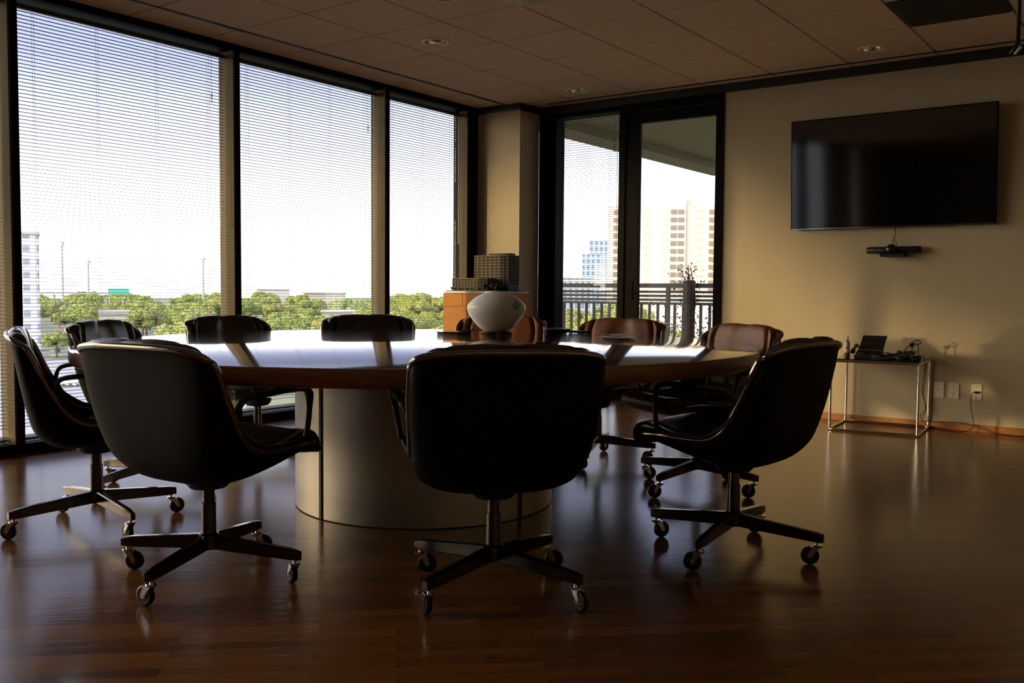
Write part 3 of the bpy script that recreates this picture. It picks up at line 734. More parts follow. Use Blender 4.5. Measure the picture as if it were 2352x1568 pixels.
# ------------------------------------------------------------------ things on the table
Z0 = TZ
vt = thing('vase', 'rounded white glass vase standing on the far side of the table', 'vase', (-3.335, 4.425, Z0+0.0085), R(10))
vp = [(0.0, 0.0), (0.050, 0.0), (0.075, 0.005), (0.103, 0.026), (0.125, 0.048), (0.142, 0.070), (0.158, 0.092), (0.169, 0.114), (0.1745, 0.140), (0.170, 0.158), (0.150, 0.181), (0.122, 0.203), (0.080, 0.225), (0.035, 0.236), (0.0, 0.238)]
vv = [(p[0], p[1]) for p in vp]
vs = bez([(a, 0, b) for a, b in vv], 4)
MB().lathe([(max(0.0, q.x), q.z) for q in vs], 64, caps=False).build('vase_body', 'vase', vt, smooth=True)
mth = MB().lathe([(0.0, 0.0), (0.010, 0.001)], 20); 
Mm = T(0.158, -0.058, 0.160) @ RZ(R(-20)) @ RY(R(72))
MB().lathe([(0.012, 0.0015), (0.016, 0.004), (0.026, 0.0035), (0.030, 0.0), (0.030, -0.012), (0.012, -0.012)], 28, Mm).build('vase_mouth', 'teal', vt, smooth=True, angle=50)
MB().lathe([(0.0, -0.002), (0.012, 0.001), (0.012, -0.010), (0.0, -0.012)], 20, Mm).build('mouth_hole', 'teal_dark', vt, smooth=True, angle=50)
# coasters under and beside the vase
stk = [x_ for x_ in [(-3.375, 4.395, 0.0, 0.052, 'cork'), (-3.315, 4.43, 0.0, 0.05, 'matte_black'), (-3.372, 4.398, 0.004, 0.052, 'cork'), (-3.318, 4.428, 0.004, 0.05, 'matte_black'), (-3.370, 4.40, 0.008, 0.05, 'cork'), (-3.320, 4.43, 0.008, 0.05, 'matte_black'), (-3.255, 4.395, 0.0, 0.048, 'matte_black'), (-3.262, 4.40, 0.004, 0.046, 'matte_black')] if x_[2] < 0.006]
labs = ['pale cork coaster, lowest of the left pile under the vase', 'black coaster, lowest of the pile under the vase middle', 'pale cork coaster, second in the left pile under the vase', 'black coaster, second in the middle pile under the vase',
        'black coaster on the table just right of the vase foot', 'black coaster, upper one right of the vase foot']
for (x, y, dz, r, mm), lb in zip(stk, labs):
    if x > -3.34 and x < -3.30: pass
    c = MB().lathe([(0, 0), (r-0.001, 0), (r, 0.001), (r, 0.0029), (r-0.001, 0.0038), (0, 0.0038)], 28).build('coaster', mm, None, smooth=True, angle=40)
    c.location = (x, y, Z0+dz+0.0002); tag(c, lb, 'coaster', 'coasters under the vase')
# conference phone and remote
t = thing('conference_phone', 'low round black conference phone on the table', 'phone', (-3.085, 4.70, Z0), R(36))
MB().lathe([(0.0, 0.0), (0.060, 0.0), (0.082, 0.010), (0.087, 0.019), (0.083, 0.025), (0.070, 0.026), (0.0, 0.024)], 40).build('phone_body', 'dark_plastic', t, smooth=True, angle=40)
MB().lathe([(0.0, 0.024), (0.040, 0.0245), (0.041, 0.0285), (0.0, 0.029)], 30).build('keypad', 'rubber', t, smooth=True, angle=40)
t = MB().box(-0.07, 0.07, -0.022, 0.022, 0, 0.012, b=0.004).build('remote_control', 'dark_plastic'); t.location = (-2.985, 4.80, Z0+0.0005); t.rotation_euler = (0, 0, R(30)); tag(t, 'flat black remote control right of the conference phone', 'remote control')
for q in range(5):
    bt = MB().box(-0.055+q*0.024, -0.043+q*0.024, -0.008, 0.008, 0.012, 0.0135).build('button', 'plate', t)
t = thing('tablet', 'glossy black tablet lying on the table left of the vase', 'tablet', (-3.50, 4.23, Z0), R(42))
MB().box(-0.10, 0.10, -0.07, 0.07, 0.0, 0.009, b=0.003).build('tablet_body', 'dark_plastic', t)
MB().box(-0.092, 0.092, -0.062, 0.062, 0.0091, 0.0096).build('tablet_screen', 'smoke_glass', t)
t = MB().tube(bez([(-3.44, 4.17, Z0+0.004), (-3.40, 4.20, Z0+0.012), (-3.37, 4.25, Z0+0.018), (-3.40, 4.29, Z0+0.010), (-3.45, 4.28, Z0+0.014), (-3.43, 4.22, Z0+0.018)], 6), 0.004, 8).build('charging_cable', 'cable', None, smooth=True)
tag(t, 'black cable bundled between tablet and vase', 'cable')
for k, (x, y, r, lb) in enumerate([(-2.50, 4.41, 14, 'sheet of paper on the right half of the table'), (-2.62, 4.66, 60, 'folded leaflet behind the sheet of paper')]):
    g = [[(-0.10+0.20*i/8, -0.07+0.14*j/6, 0.001+0.004*sin(i*0.8+k)*sin(j*0.7)+0.004) for j in range(7)] for i in range(9)]
    g2 = [[(a, b, c-0.001) for a, b, c in r_] for r_ in g]
    mb = MB().grid(g); o = len(mb.v); mb.grid(g2); nv = 7
    for i in range(8): mb.f += [(i*nv, (i+1)*nv, o+(i+1)*nv, o+i*nv), (i*nv+6, (i+1)*nv+6, o+(i+1)*nv+6, o+i*nv+6)]
    for j in range(6): mb.f += [(j, j+1, o+j+1, o+j), (8*nv+j, 8*nv+j+1, o+8*nv+j+1, o+8*nv+j)]
    t = mb.build('paper_sheet', 'paper', None, smooth=True, angle=40); t.location = (x, y, Z0); t.rotation_euler = (0, 0, R(r)); tag(t, lb, 'paper')

# ------------------------------------------------------------------ cabinet with architectural model
cb = thing('cabinet', 'orange wood cabinet with pale top beside the corner column', 'cabinet', (-5.31, 6.885, 0))
MB().box(-0.27, 0.27, -0.272, 0.285, 0.0, 0.985).build('carcass', 'cab', cb)
MB().box(-0.283, 0.285, -0.288, 0.29, 0.9855, 1.0).build('cabinet_top', 'cab_top', cb)
for nm, z0, z1, x0, x1 in (('drawer', 0.865, 0.982, -0.282, -0.052), ('drawer', 0.865, 0.982, -0.049, 0.282)):
    MB().box(x0, x1, -0.286, -0.2725, z0, z1, b=0.0015).build(nm, 'cab', cb)
for x0, x1 in ((-0.282, -0.002), (0.002, 0.282)):
    MB().box(x0, x1, -0.286, -0.2725, 0.06, 0.861, b=0.0015).build('door', 'cab', cb)
MB().box(0.2705, 0.284, -0.270, 0.284, 0.865, 0.982, b=0.0015).build('side_panel', 'cab', cb)
MB().box(0.2705, 0.284, -0.270, 0.284, 0.02, 0.861, b=0.0015).build('side_panel', 'cab', cb)

am = thing('building_model', 'architectural model of an office block on top of the cabinet', 'scale model', (-5.31, 6.885, 1.0005))
MB().box(-0.27, 0.31, -0.255, 0.20, 0.0, 0.008).build('model_base', 'model_dark', am)
def facade(mb, x0, x1, z0, z1, nx, nz, y, t=0.004, axis='x'):
    for i in range(nx+1):
        x = x0+(x1-x0)*i/nx
        if axis == 'x': mb.box(x-t/2, x+t/2, y-0.004, y+0.002, z0, z1)
        else: mb.box(y-0.002, y+0.004, x-t/2, x+t/2, z0, z1)
    for j in range(nz+1):
        z = z0+(z1-z0)*j/nz
        if axis == 'x': mb.box(x0-t/2, x1+t/2, y-0.004, y+0.002, z-t/2, z+t/2)
        else: mb.box(y-0.002, y+0.004, x0-t/2, x1+t/2, z-t/2, z+t/2)
# tall block
MB().box(-0.115, 0.275, -0.028, 0.13, 0.008, 0.326).build('tower_block', 'model_dark', am)
fm = MB(); facade(fm, -0.115, 0.275, 0.06, 0.326, 8, 10, -0.030); facade(fm, -0.028, 0.13, 0.06, 0.326, 5, 10, 0.277, axis='y'); fm.box(-0.12, 0.28, -0.034, 0.135, 0.3265, 0.331); fm.build('tower_facade', 'model_wall', am)
MB().box(0.03, 0.26, 0.0, 0.10, 0.331, 0.349).build('roof_house', 'model_dark', am)
MB().box(-0.245, 0.155, -0.190, -0.06, 0.008, 0.116).build('low_block', 'model_dark', am)
fm = MB(); facade(fm, -0.245, 0.155, 0.010, 0.116, 11, 5, -0.192); facade(fm, -0.190, -0.06, 0.010, 0.116, 3, 5, 0.157, axis='y'); fm.box(-0.247, 0.157, -0.192, -0.058, 0.1165, 0.119); fm.build('low_facade', 'model_wall', am)
def blob(mb, c, r, n=8, sq=1.0):
    ph = [(r*sin(pi*i/6), r*sq*-cos(pi*i/6)) for i in range(7)]
    mb.lathe([(max(a, 0.0), b) for a, b in ph], n, T(*c))
random.seed(3)
for i in range(26):
    mb = MB(); x = random.uniform(0.10, 0.30); y = random.uniform(-0.235, -0.07)
    if i > 18: x = random.uniform(-0.24, 0.1); y = random.uniform(-0.24, -0.205)
    if 0.09 < x < 0.165 and y > -0.2: x += 0.09
    r = random.uniform(0.013, 0.026) if i <= 18 else 0.009
    blob(mb, (x, y, 0.008+r*1.6), r); mb.tube([(x, y, 0.006), (x, y, 0.008+r)], 0.0015, 5); mb.build('model_tree', 'model_tree', am, smooth=True, angle=60)
for x in (-0.262, -0.252):
    mb = MB(); blob(mb, (x, -0.19+(x+0.262)*3, 0.03), 0.009); mb.tube([(x, -0.19+(x+0.262)*3, 0.006), (x, -0.19+(x+0.262)*3, 0.025)], 0.0012, 5); mb.build('model_tree', 'model_tree', am, smooth=True, angle=60)

# ------------------------------------------------------------------ tv, camera bar
tv = thing('television', 'large black flat television mounted on the beige wall', 'television', (-1.893, YT-0.075, 1.940), 0)
tv.rotation_euler = (R(3.0), 0, 0)
MB().box(-0.742, 0.742, -0.018, 0.02, -0.430, 0.430, b=0.004).build('tv_housing', 'matte_black', tv)
MB().box(-0.732, 0.732, -0.0195, -0.0182, -0.418, 0.420).build('tv_screen', 'screen', tv)
MB().box(-0.735, 0.735, -0.021, -0.0182, -0.4285, -0.4195).build('tv_bezel', 'chrome', tv)
MB().box(-0.25, 0.25, 0.0205, 0.056, -0.20, 0.20).build('wall_mount', 'matte_black', tv)
cbx = thing('video_bar', 'black video conferencing bar with ball camera under the television', 'camera', (-1.845, YT, 1.338), 0)
MB().tube([(-0.195, -0.045, 0.0), (-0.185, -0.045, 0), (0.185, -0.045, 0), (0.195, -0.045, 0)], [0.022, 0.027, 0.027, 0.022], 20).build('speaker_bar', 'dark_plastic', cbx, smooth=True, angle=50)
MB().lathe([(0.0, -0.042), (0.022, -0.036), (0.036, -0.020), (0.041, 0.0), (0.036, 0.020), (0.022, 0.036), (0.0, 0.042)], 28, T(-0.01, -0.075, 0.004) @ RX(pi/2)).build('camera_ball', 'leather', cbx, smooth=True)
MB().lathe([(0.0, -0.002), (0.016, -0.002), (0.018, 0.004), (0.012, 0.008), (0.0, 0.008)], 24, T(-0.01, -0.114, 0.004) @ RX(pi/2)).build('lens', 'smoke_glass', cbx, smooth=True, angle=40)
MB().box(-0.085, 0.095, -0.11, -0.002, -0.052, -0.030, b=0.004).build('wall_shelf', 'dark_plastic', cbx)
t = MB().tube(bez([(-1.842, YT-0.03, 1.52), (-1.838, YT-0.03, 1.46), (-1.852, YT-0.035, 1.42), (-1.846, YT-0.05, 1.385), (-1.85, YT-0.045, 1.362)], 6), 0.0035, 7).tube(bez([(-1.842, YT-0.034, 1.425), (-1.832, YT-0.034, 1.40), (-1.828, YT-0.04, 1.362)], 5), 0.003, 7)
t = t.build('camera_cable', 'cable', None, smooth=True); tag(t, 'thin black cable dropping from television to video bar', 'cable')

# ------------------------------------------------------------------ wall plates
def plate(x, label, kind):
    t = thing('wall_outlet', label, 'wall outlet', (x, YT, 0.292), 0, 'wall plates beside the side table')
    MB().box(-0.036, 0.036, -0.006, 0.0, -0.0585, 0.0585, b=0.002).build('cover_plate', 'plate', t)
    s_ = MB()
    for z in (-0.042, 0.042): s_.tube([(0, -0.0065, z), (0, -0.004, z)], 0.003, 8)
    if kind == 0:
        for dx in (-0.012, 0, 0.012): s_.box(dx-0.003, dx+0.003, -0.0068, -0.005, -0.002, 0.002)
    if kind == 1:
        for z in (-0.020, 0.020):
            s_.box(-0.008, -0.005, -0.0083, -0.0065, z-0.002, z+0.008); s_.box(0.005, 0.008, -0.0083, -0.0065, z-0.001, z+0.007); s_.tube([(0, -0.0083, z-0.008), (0, -0.0065, z-0.008)], 0.0025, 8)
    if kind == 2: s_.box(-0.006, 0.006, -0.0068, -0.005, -0.012, 0.004)
    s_.build('slots', 'plate_dark', t)
    if kind == 1:
        f_ = MB()
        for z in (-0.020, 0.020): f_.lathe([(0.0, 0.0), (0.015, 0.0), (0.0155, 0.0018), (0.0, 0.002)], 20, T(0, -0.006, z) @ RX(pi/2))
        f_.build('socket_face', 'plate', t, smooth=True, angle=40)
plate(-1.502, 'blank cream wall plate nearest the side table', 0)
plate(-1.400, 'cream duplex socket, middle of three wall plates', 1)
plate(-1.247, 'cream wall plate with a black plug in it', 2)
t = MB().box(-0.012, 0.014, -0.030, -0.006, -0.007, 0.007, b=0.002).tube(bez([(-0.002, -0.028, 0.0), (-0.02, -0.036, -0.004), (-0.028, -0.036, -0.03), (-0.03, -0.034, -0.10), (-0.018, -0.034, -0.16), (-0.008, -0.04, -0.22), (-0.014, -0.06, -0.262), (-0.07, -0.10, -0.289), (-0.18, -0.10, -0.2895), (-0.27, -0.05, -0.2895), (-0.33, -0.05, -0.26), (-0.37, -0.05, -0.2), (-0.33, -0.05, -0.14), (-0.36, -0.06, -0.02), (-0.35, -0.07, 0.10), (-0.34, -0.08, 0.215), (-0.352, -0.10, 0.262)], 6), 0.0028, 7)
t = t.build('outlet_cable', 'cable', None, smooth=True, angle=50); t.location = (-1.247, YT, 0.292); tag(t, 'black power cord looping from wall plate over floor to side table', 'cord')
t = MB().tube(bez([(-1.578, 7.40, 0.50), (-1.585, 7.44, 0.40), (-1.60, 7.455, 0.27), (-1.585, 7.46, 0.15), (-1.60, 7.46, 0.07), (-1.57, 7.45, 0.055), (-1.3, 7.46, 0.06), (-1.1, 7.45, 0.006), (-0.8, 7.44, 0.005)], 7), 0.0026, 7).build('network_cable', 'cable', None, smooth=True)
tag(t, 'thin dark cable running along the baseboard to the right', 'cable')

# ------------------------------------------------------------------ chrome side table and its clutter
HS = 0.525
st = thing('side_table', 'chrome tube side table with smoked glass top by the wall', 'side table', (-1.845, 7.195, 0), R(4.5))
sx_, sy_ = 0.305, 0.275
def rr_loop(z, r=0.03, n=6):
    out = []
    for cx, cy, a0 in ((sx_-r, sy_-r, 0), (-sx_+r, sy_-r, pi/2), (-sx_+r, -sy_+r, pi), (sx_-r, -sy_+r, 3*pi/2)):
        for i in range(n+1): a = a0+pi/2*i/n; out.append((cx+r*cos(a), cy+r*sin(a), z))
    return out
MB().tube(rr_loop(0.010), 0.0095, 10, closed=True).build('floor_frame', 'chrome', st, smooth=True)
MB().tube(rr_loop(HS-0.012), 0.0095, 10, closed=True).build('top_frame', 'chrome', st, smooth=True)
for a in (-1, 1):
    for b in (-1, 1):
        MB().tube([(a*(sx_-0.006), b*(sy_-0.006), 0.012), (a*(sx_-0.006), b*(sy_-0.006), HS-0.012)], 0.0095, 12).build('leg', 'chrome', st, smooth=True, angle=50)
MB().box(-sx_+0.004, sx_-0.004, -sy_+0.004, sy_-0.004, HS-0.0025, HS+0.005).build('glass_top', 'smoke_glass', st)
ZS = HS+0.0052
def on_table(u, v):   # local side-table coordinates to world
    c, s_ = cos(R(4.5)), sin(R(4.5)); return (-1.845+u*c-v*s_, 7.195+u*s_+v*c)
x, y = on_table(-0.225, -0.10)
b_ = thing('spray_bottle', 'slim white bottle with a tall cap on the side table', 'bottle', (x, y, ZS))
MB().lathe([(0.0, 0.0), (0.020, 0.0), (0.0215, 0.004), (0.0215, 0.035)], 28).build('bottle_foot', 'bottle_base', b_, smooth=True, angle=40)
MB().lathe([(0.0, 0.0352), (0.0205, 0.0352), (0.0205, 0.110), (0.0175, 0.118), (0.011, 0.121), (0.0, 0.121)], 28).build('bottle_body', 'bottle', b_, smooth=True, angle=40)
MB().lathe([(0.0125, 0.1212), (0.0125, 0.127), (0.0, 0.127)], 24).build('collar', 'dark_plastic', b_, smooth=True, angle=40)
MB().lathe([(0.0, 0.1272), (0.0095, 0.1272), (0.0085, 0.160), (0.0, 0.161)], 24).build('cap', 'bottle', b_, smooth=True, angle=40)
MB().box(-0.006, 0.008, -0.0215, -0.0195, 0.07, 0.078).build('label_print', 'plate_dark', b_)
x, y = on_table(-0.07, -0.02)
ph = thing('desk_phone', 'black desk phone with tilted screen on the side table', 'phone', (x, y, ZS), R(4))
MB().add([(-0.10,-0.09,0),(0.075,-0.09,0),(0.075,0.09,0),(-0.10,0.09,0),(-0.10,-0.09,0.015),(0.075,-0.09,0.015),(0.075,0.09,0.075),(-0.10,0.09,0.075)], [(0,3,2,1),(4,5,6,7),(0,1,5,4),(1,2,6,5),(2,3,7,6),(3,0,4,7)]).build('phone_base', 'dark_plastic', ph)
Ms = T(-0.005, 0.02, 0.065) @ RX(R(-22)) @ RY(R(0))
MB().add([Ms @ Vector(p) for p in [(-0.085,0,0),(0.085,0,0),(0.105,0,0.105),(-0.065,0,0.105),(-0.085,0.012,0),(0.085,0.012,0),(0.105,0.012,0.105),(-0.065,0.012,0.105)]], [(0,1,2,3),(4,7,6,5),(0,4,5,1),(1,5,6,2),(2,6,7,3),(3,7,4,0)]).build('phone_screen', 'smoke_glass', ph)
for i in range(4):
    for j in range(3):
        bx = 0.0+j*0.020-0.045; by = -0.07+i*0.022
        MB().box(bx, bx+0.014, by, by+0.013, 0.0225+i*0.0072, 0.0262+i*0.0072, b=0.001).build('key', 'rubber', ph)
MB().tube(bez([(-0.115, -0.08, 0.035), (-0.115, -0.06, 0.055), (-0.115, 0.04, 0.085), (-0.115, 0.075, 0.080)], 5), [0.014]*6+[0.010]*4+[0.014]*6, 10, sx=1.3).build('handset', 'dark_plastic', ph, smooth=True, angle=50)
devs = [(0.17, 0.04, 0.06, 0.09, 0.045, 12, 'black router box under the cables on the side table', 'network_router', 'router'), (0.245, -0.03, 0.04, 0.055, 0.03, -8, 'small black power adapter at the right end of the side table', 'power_adapter', 'power adapter'),
        (0.08, 0.12, 0.05, 0.04, 0.03, 30, 'small black adapter box behind the cable tangle', 'adapter_box', 'power adapter')]
for u, v, a, b, hh, r_, lb, nm, ct in devs:
    x, y = on_table(u, v); t = thing(nm, lb, ct, (x, y, ZS), R(r_))
    MB().box(-a/2, a/2, -b/2, b/2, 0, hh, b=0.004).build('case', 'dark_plastic', t)
    MB().box(-a/2+0.008, -a/2+0.012, -b/2-0.0012, -b/2-0.0002, hh*0.5, hh*0.5+0.003).build('indicator', 'pale_tip', t)
x, y = on_table(0.20, 0.05)
t = thing('webcam', 'small webcam on a bent stem among the cables', 'webcam', (x, y, ZS+0.045), R(0))
MB().tube([(0, 0, 0.0), (0.004, 0.004, 0.045)], 0.004, 8).build('stem', 'dark_plastic', t, smooth=True)
MB().lathe([(0, -0.014), (0.013, -0.014), (0.016, -0.010), (0.016, 0.010), (0.012, 0.014), (0, 0.014)], 18, T(0.004, 0.0, 0.055) @ RX(pi/2)).build('webcam_head', 'smoke_glass', t, smooth=True, angle=40)
random.seed(11)
cab_l = ['black cable coil spread over the left of the side table', 'black cable loop standing up in the middle of the side table', 'black cable heap in front of the router', 'black cable coil behind the router', 'black cable arching high above the right end', 'thin cable curl between phone and router', 'black cable knot at the right corner of the side table']
cds = [(0.02, -0.10, 0.06, 0.02), (0.07, 0.02, 0.045, 0.035), (0.17, -0.10, 0.055, 0.035), (0.16, 0.12, 0.06, 0.05), (0.23, 0.05, 0.035, 0.0), (-0.02, 0.12, 0.05, 0.03), (0.24, -0.10, 0.04, 0.03)]
for k, ((u, v, r_, zz), lb) in enumerate(zip(cds, cab_l)):
    pts = []
    if k == 4:
        for q in ((0.14, 0.0, 0.03), (0.17, 0.02, 0.075), (0.20, 0.03, 0.115), (0.235, 0.03, 0.135), (0.262, 0.03, 0.128), (0.255, 0.03, 0.112), (0.215, 0.03, 0.112), (0.245, 0.03, 0.10), (0.25, 0.03, 0.03), (0.262, 0.0, 0.006)):
            X, Y = on_table(q[0], q[1]); pts.append((X, Y, ZS+q[2]))
    else:
        for i in range(26):
            a = i*1.15+k; rr = r_*(0.5+0.55*random.random()); X, Y = on_table(u+rr*cos(a)*1.3, v+rr*sin(a)); pts.append((X, Y, ZS+0.0035+random.random()*zz))
    t = MB().tube(bez(pts, 5), 0.0040, 6).build('cable', 'cable', None, smooth=True); tag(t, lb, 'cable', 'cables on the side table')
pts = [on_table(-0.02, -0.278)+(ZS+0.006,), on_table(0.05, -0.24)+(ZS+0.01,), on_table(0.12, -0.2)+(ZS+0.022,), on_table(0.18, -0.16)+(ZS+0.03,), on_table(0.2, -0.13)+(ZS+0.045,), on_table(0.23, -0.12)+(ZS+0.04,)]
t = MB().tube(bez(pts, 5), 0.0022, 6).build('thin_cable', 'cable_grey', None, smooth=True); tag(t, 'thin pale cable lying over the front of the side table clutter', 'cable')

# ------------------------------------------------------------------ balcony
structure(MB().box(-6.38, 0.5, YT+0.2, 9.62, -0.2, -0.03).build('floor_balcony', 'balcony'))
sf = MB()
for i in range(60):
    y = YT+0.2+i*0.115*1.0
    if y > 14.0: break
    sf.box(-5.95, 3.0, y, y+0.098, 3.00, 3.06)
sf.box(-5.95, 3.0, YT+0.2, 14.2, 3.04, 3.10)
structure(sf.build('ceiling_balcony', 'soffit'))
structure(MB().box(-6.34, -5.95, YT-0.3, 14.2, 2.895, 3.15).build('trim_30', 'soffit'))
structure(MB().box(-6.34, -5.82, YB, YT-0.3, 2.9, 3.15).build('trim_31', 'soffit'))
rl = thing('balcony_railing', 'dark metal balcony railing with upright bars outside the door', 'railing', (-6.3, 9.5, -0.03))
MB().box(0, 4.6, -0.045, 0.045, 1.085, 1.135, b=0.006).build('top_rail', 'rail', rl)
for z in (1.04, 0.995, 0.95): MB().box(0, 4.6, -0.012, 0.012, z-0.014, z+0.014, b=0.003).build('cross_rail', 'rail', rl)
MB().box(0, 4.6, -0.018, 0.018, 0.895, 0.925, b=0.003).build('mid_rail', 'rail', rl)
MB().box(0, 4.6, -0.018, 0.018, 0.08, 0.11, b=0.003).build('bottom_rail', 'rail', rl)
b0 = None
for i in range(43):
    if b0 is None: o_ = b0 = MB().box(-0.0125, 0.0125, -0.0125, 0.0125, 0.11, 0.895).build('baluster', 'baluster', rl)
    else: o_ = b0.copy(); C.objects.link(o_)
    o_.location = (0.06+i*0.105, 0, 0)
for x in (0.01, 1.55, 3.1, 4.59): MB().box(x-0.02, x+0.02, -0.02, 0.02, 0.0, 1.085).build('rail_post', 'rail', rl)
pl = thing('climbing_plant', 'dark climbing plant on a wooden post beside the balcony railing', 'plant', (-4.235, 8.95, -0.03))
MB().box(-0.05, 0.05, -0.05, 0.05, 0.0, 1.16, b=0.006).build('post', 'post_wood', pl)
MB().box(-0.20, 0.20, -0.16, 0.16, 0.0, 0.28, b=0.02).build('planter', 'post_wood', pl)
random.seed(5)
lf = MB()
def leaf(mb, c, r):
    a, b = random.uniform(0, 2*pi), random.uniform(-1.2, 1.2); M_ = T(*c) @ RZ(a) @ RX(b)
    mb.add([M_ @ Vector(p) for p in [(0, 0, 0), (r*0.45, r*0.5, 0.004), (0, r*1.2, 0), (-r*0.45, r*0.5, 0.004), (0, r*0.5, -0.002)]], [(0, 1, 4), (1, 2, 4), (2, 3, 4), (3, 0, 4)])
for i in range(420):
    z = random.uniform(0.25, 1.30); w = 0.06+0.05*random.random(); leaf(lf, (random.gauss(0, w*0.9), random.gauss(0, 0.07), z+0.02), random.uniform(0.018, 0.035))
for i in range(300):
    x = random.uniform(-0.62, 0.30); z = 0.62+random.gauss(0, 0.16)+0.12*sin(x*9); leaf(lf, (x, 0.35+random.gauss(0, 0.06), z), random.uniform(0.016, 0.03))
lf.build('foliage', 'vine_leaf', pl)
sm = MB()
for k in range(5):
    sm.tube(bez([(0.02*k-0.04, 0, 0.25), (0.05*sin(k), 0.05, 0.6), (0.06*cos(k*2), 0.03, 0.95), (0.03*sin(k*3), 0, 1.2+0.03*k)], 5), 0.005, 5)
for k in range(4):
    sm.tube(bez([(0.0, 0.1, 0.3+0.05*k), (-0.2, 0.32, 0.5+0.06*k), (-0.4, 0.35, 0.65+0.05*sin(k)), (-0.6, 0.35, 0.6+0.06*k)], 5), 0.004, 5)
sm.build('stem', 'bark', pl)

# ------------------------------------------------------------------ outside
GZ = -15.0
gr = MB().box(-1500, 500, -600, 1500, GZ-1, GZ).build('ground', 'ground'); structure(gr)
def poly_area(name, poly, z, m_): return structure(MB().prism(poly, GZ, z).build(name, m_))
poly_area('parking_lot', [az(80, 60), az(80, 235), az(57, 235), az(52, 190), az(52, 60)], GZ+0.05, 'asphalt')
poly_area('road', [az(50, 262), az(50, 274), az(75, 262), az(75, 250)], GZ+0.06, 'asphalt')

# added blocker out of view, shaped to hold back low sun and glow
cn = thing('sun_blocker', 'added sun-blocking slab and wall, unseen outside left', 'building', (0, 0, 0))
cx0, cy0 = -5.3-15.0, 7.18-20.0
Mc = T(cx0, cy0, 0) @ RZ(atan2(-0.6, 0.8))
MB().add([Mc @ Vector((L_+8.30, yy_, zz_)) for yy_ in (-2.0, 0.0) for (L_, zz_) in ((-30, 4.9), (-30, 3.70), (-7.5, 3.70), (-6.4, 2.62), (-4.7, 2.0), (-4.7, GZ), (20, GZ), (20, 11.0), (-4.7, 11.0), (-4.7, 4.9))], [tuple(range(10)), tuple(range(19, 9, -1))]+[(i_, (i_+1) % 10, 10+(i_+1) % 10, 10+i_) for i_ in range(10)]).build('blocker_slab', 'white', cn)
for xx in (-20,): MB().box(xx-0.2, xx+0.2, -1.6, -1.2, GZ, 3.05, Mc).build('column', 'conc', cn)  # post under the added blocker

# big cream tower seen through the door
tw_ = thing('apartment_tower', 'tall cream apartment tower seen through the balcony door', 'building', (*az(26.9, 400), GZ), R(26.9))
MB().box(-23, 23, -9, 9, 0, 52).build('tower_body', 'tower', tw_)
MB().box(-23, -13.5, -9.5, -9.0, 0, 52).build('corner_wall', 'white', tw_)
MB().box(2, 9, -10.5, -9.01, 0, 57).build('stair_shaft', 'white', tw_)
MB().box(-8, 18, -6, 8, 52, 54.5).build('roof_house', 'white', tw_)
w0 = None
for cx in (-19.3, -14.9, 4.0, 7.0, 19.5):
    for fl in range(15):
        if w0 is None: w = w0 = MB().box(-1.2, 1.2, -0.25, 0.25, 0, 1.8).build('window', 'tower_win', tw_)
        else: w = w0.copy(); C.objects.link(w)
        w.location = (cx, -9.6 if cx < 0 or cx > 10 else -10.6, 3.4+fl*3.2)
w1 = thing('glass_office_tower', 'distant blue glass office tower seen through the narrow window', 'building', (*az(30.9, 500), GZ), R(30.9))
MB().box(-7.5, 7.5, -6, 6, 0, 36).build('tower_body', 'tower_glass', w1)
MB().box(-4, 5.5, -5, 5, 36, 43).build('roof_house', 'tower_glass', w1)
MB().box(3.0, 4.2, -6.3, -6.0, 0, 37).build('corner_fin', 'white', w1)
w2 = thing('white_apartment_building', 'white apartment block at the left edge of the wide window', 'building', (*az(65.0, 264), GZ), R(65.0))
MB().box(-12, 9.6, -5, 5, 0, 29).build('building_body', 'white_bldg', w2)
MB().box(-12.3, 9.9, -5.3, 5.3, 29, 29.8).build('roof', 'white', w2)
w3 = thing('house', 'white house with brown hipped roof beyond the parking lot', 'house', (*az(61.0, 246), GZ), R(61))
MB().box(-6, 9, -4, 4, 0, 5.0).build('house_body', 'white', w3)
MB().add([(-6.6,-4.6,5),(9.6,-4.6,5),(9.6,4.6,5),(-6.6,4.6,5),(-2,0,7.6),(5,0,7.6)], [(0,1,5,4),(1,2,5),(2,3,4,5),(3,0,4),(0,3,2,1)]).build('roof', 'roof', w3)
for i in range(5):
    for z in (0.9, 3.2): MB().box(-5+i*2.9, -4+i*2.9, -4.1, -3.98, z, z+1.2).build('window', 'win_dark', w3)
for nm, lb, a, d, wd, hh, rf, mm in (
    ('warehouse', 'low white building with pale roof among the trees, left window', 59.2, 335, 4.2, 7.6, 1.4, 'white'),
    ('office_block', 'low white flat-roofed block at the horizon, middle window left part', 50.4, 560, 9, 16, 0.5, 'white'),
    ('apartment_row', 'pale low apartment row at the horizon, centre of the middle window', 47.4, 520, 11, 14, 1.0, 'conc'),
    ('shed', 'small white roof between trees in the middle window', 46.2, 300, 7, 9.0, 0.8, 'white'),
    ('pale_block', 'pale block behind the railing seen through the door', 24.9, 240, 10, 14.5, 0.6, 'white'),
    ('green_roof_block', 'low pale block with wide roof seen through the narrow window', 33.5, 420, 18, 22, 0.6, 'tower_glass')):
    w4 = thing(nm, lb, 'building', (*az(a, d), GZ), R(a))
    MB().box(-wd, wd, -5, 5, 0, hh).build('building_body', mm, w4)
    MB().box(-wd-0.5, wd+0.5, -5.5, 5.5, hh, hh+rf).build('roof', 'pale_roof', w4)
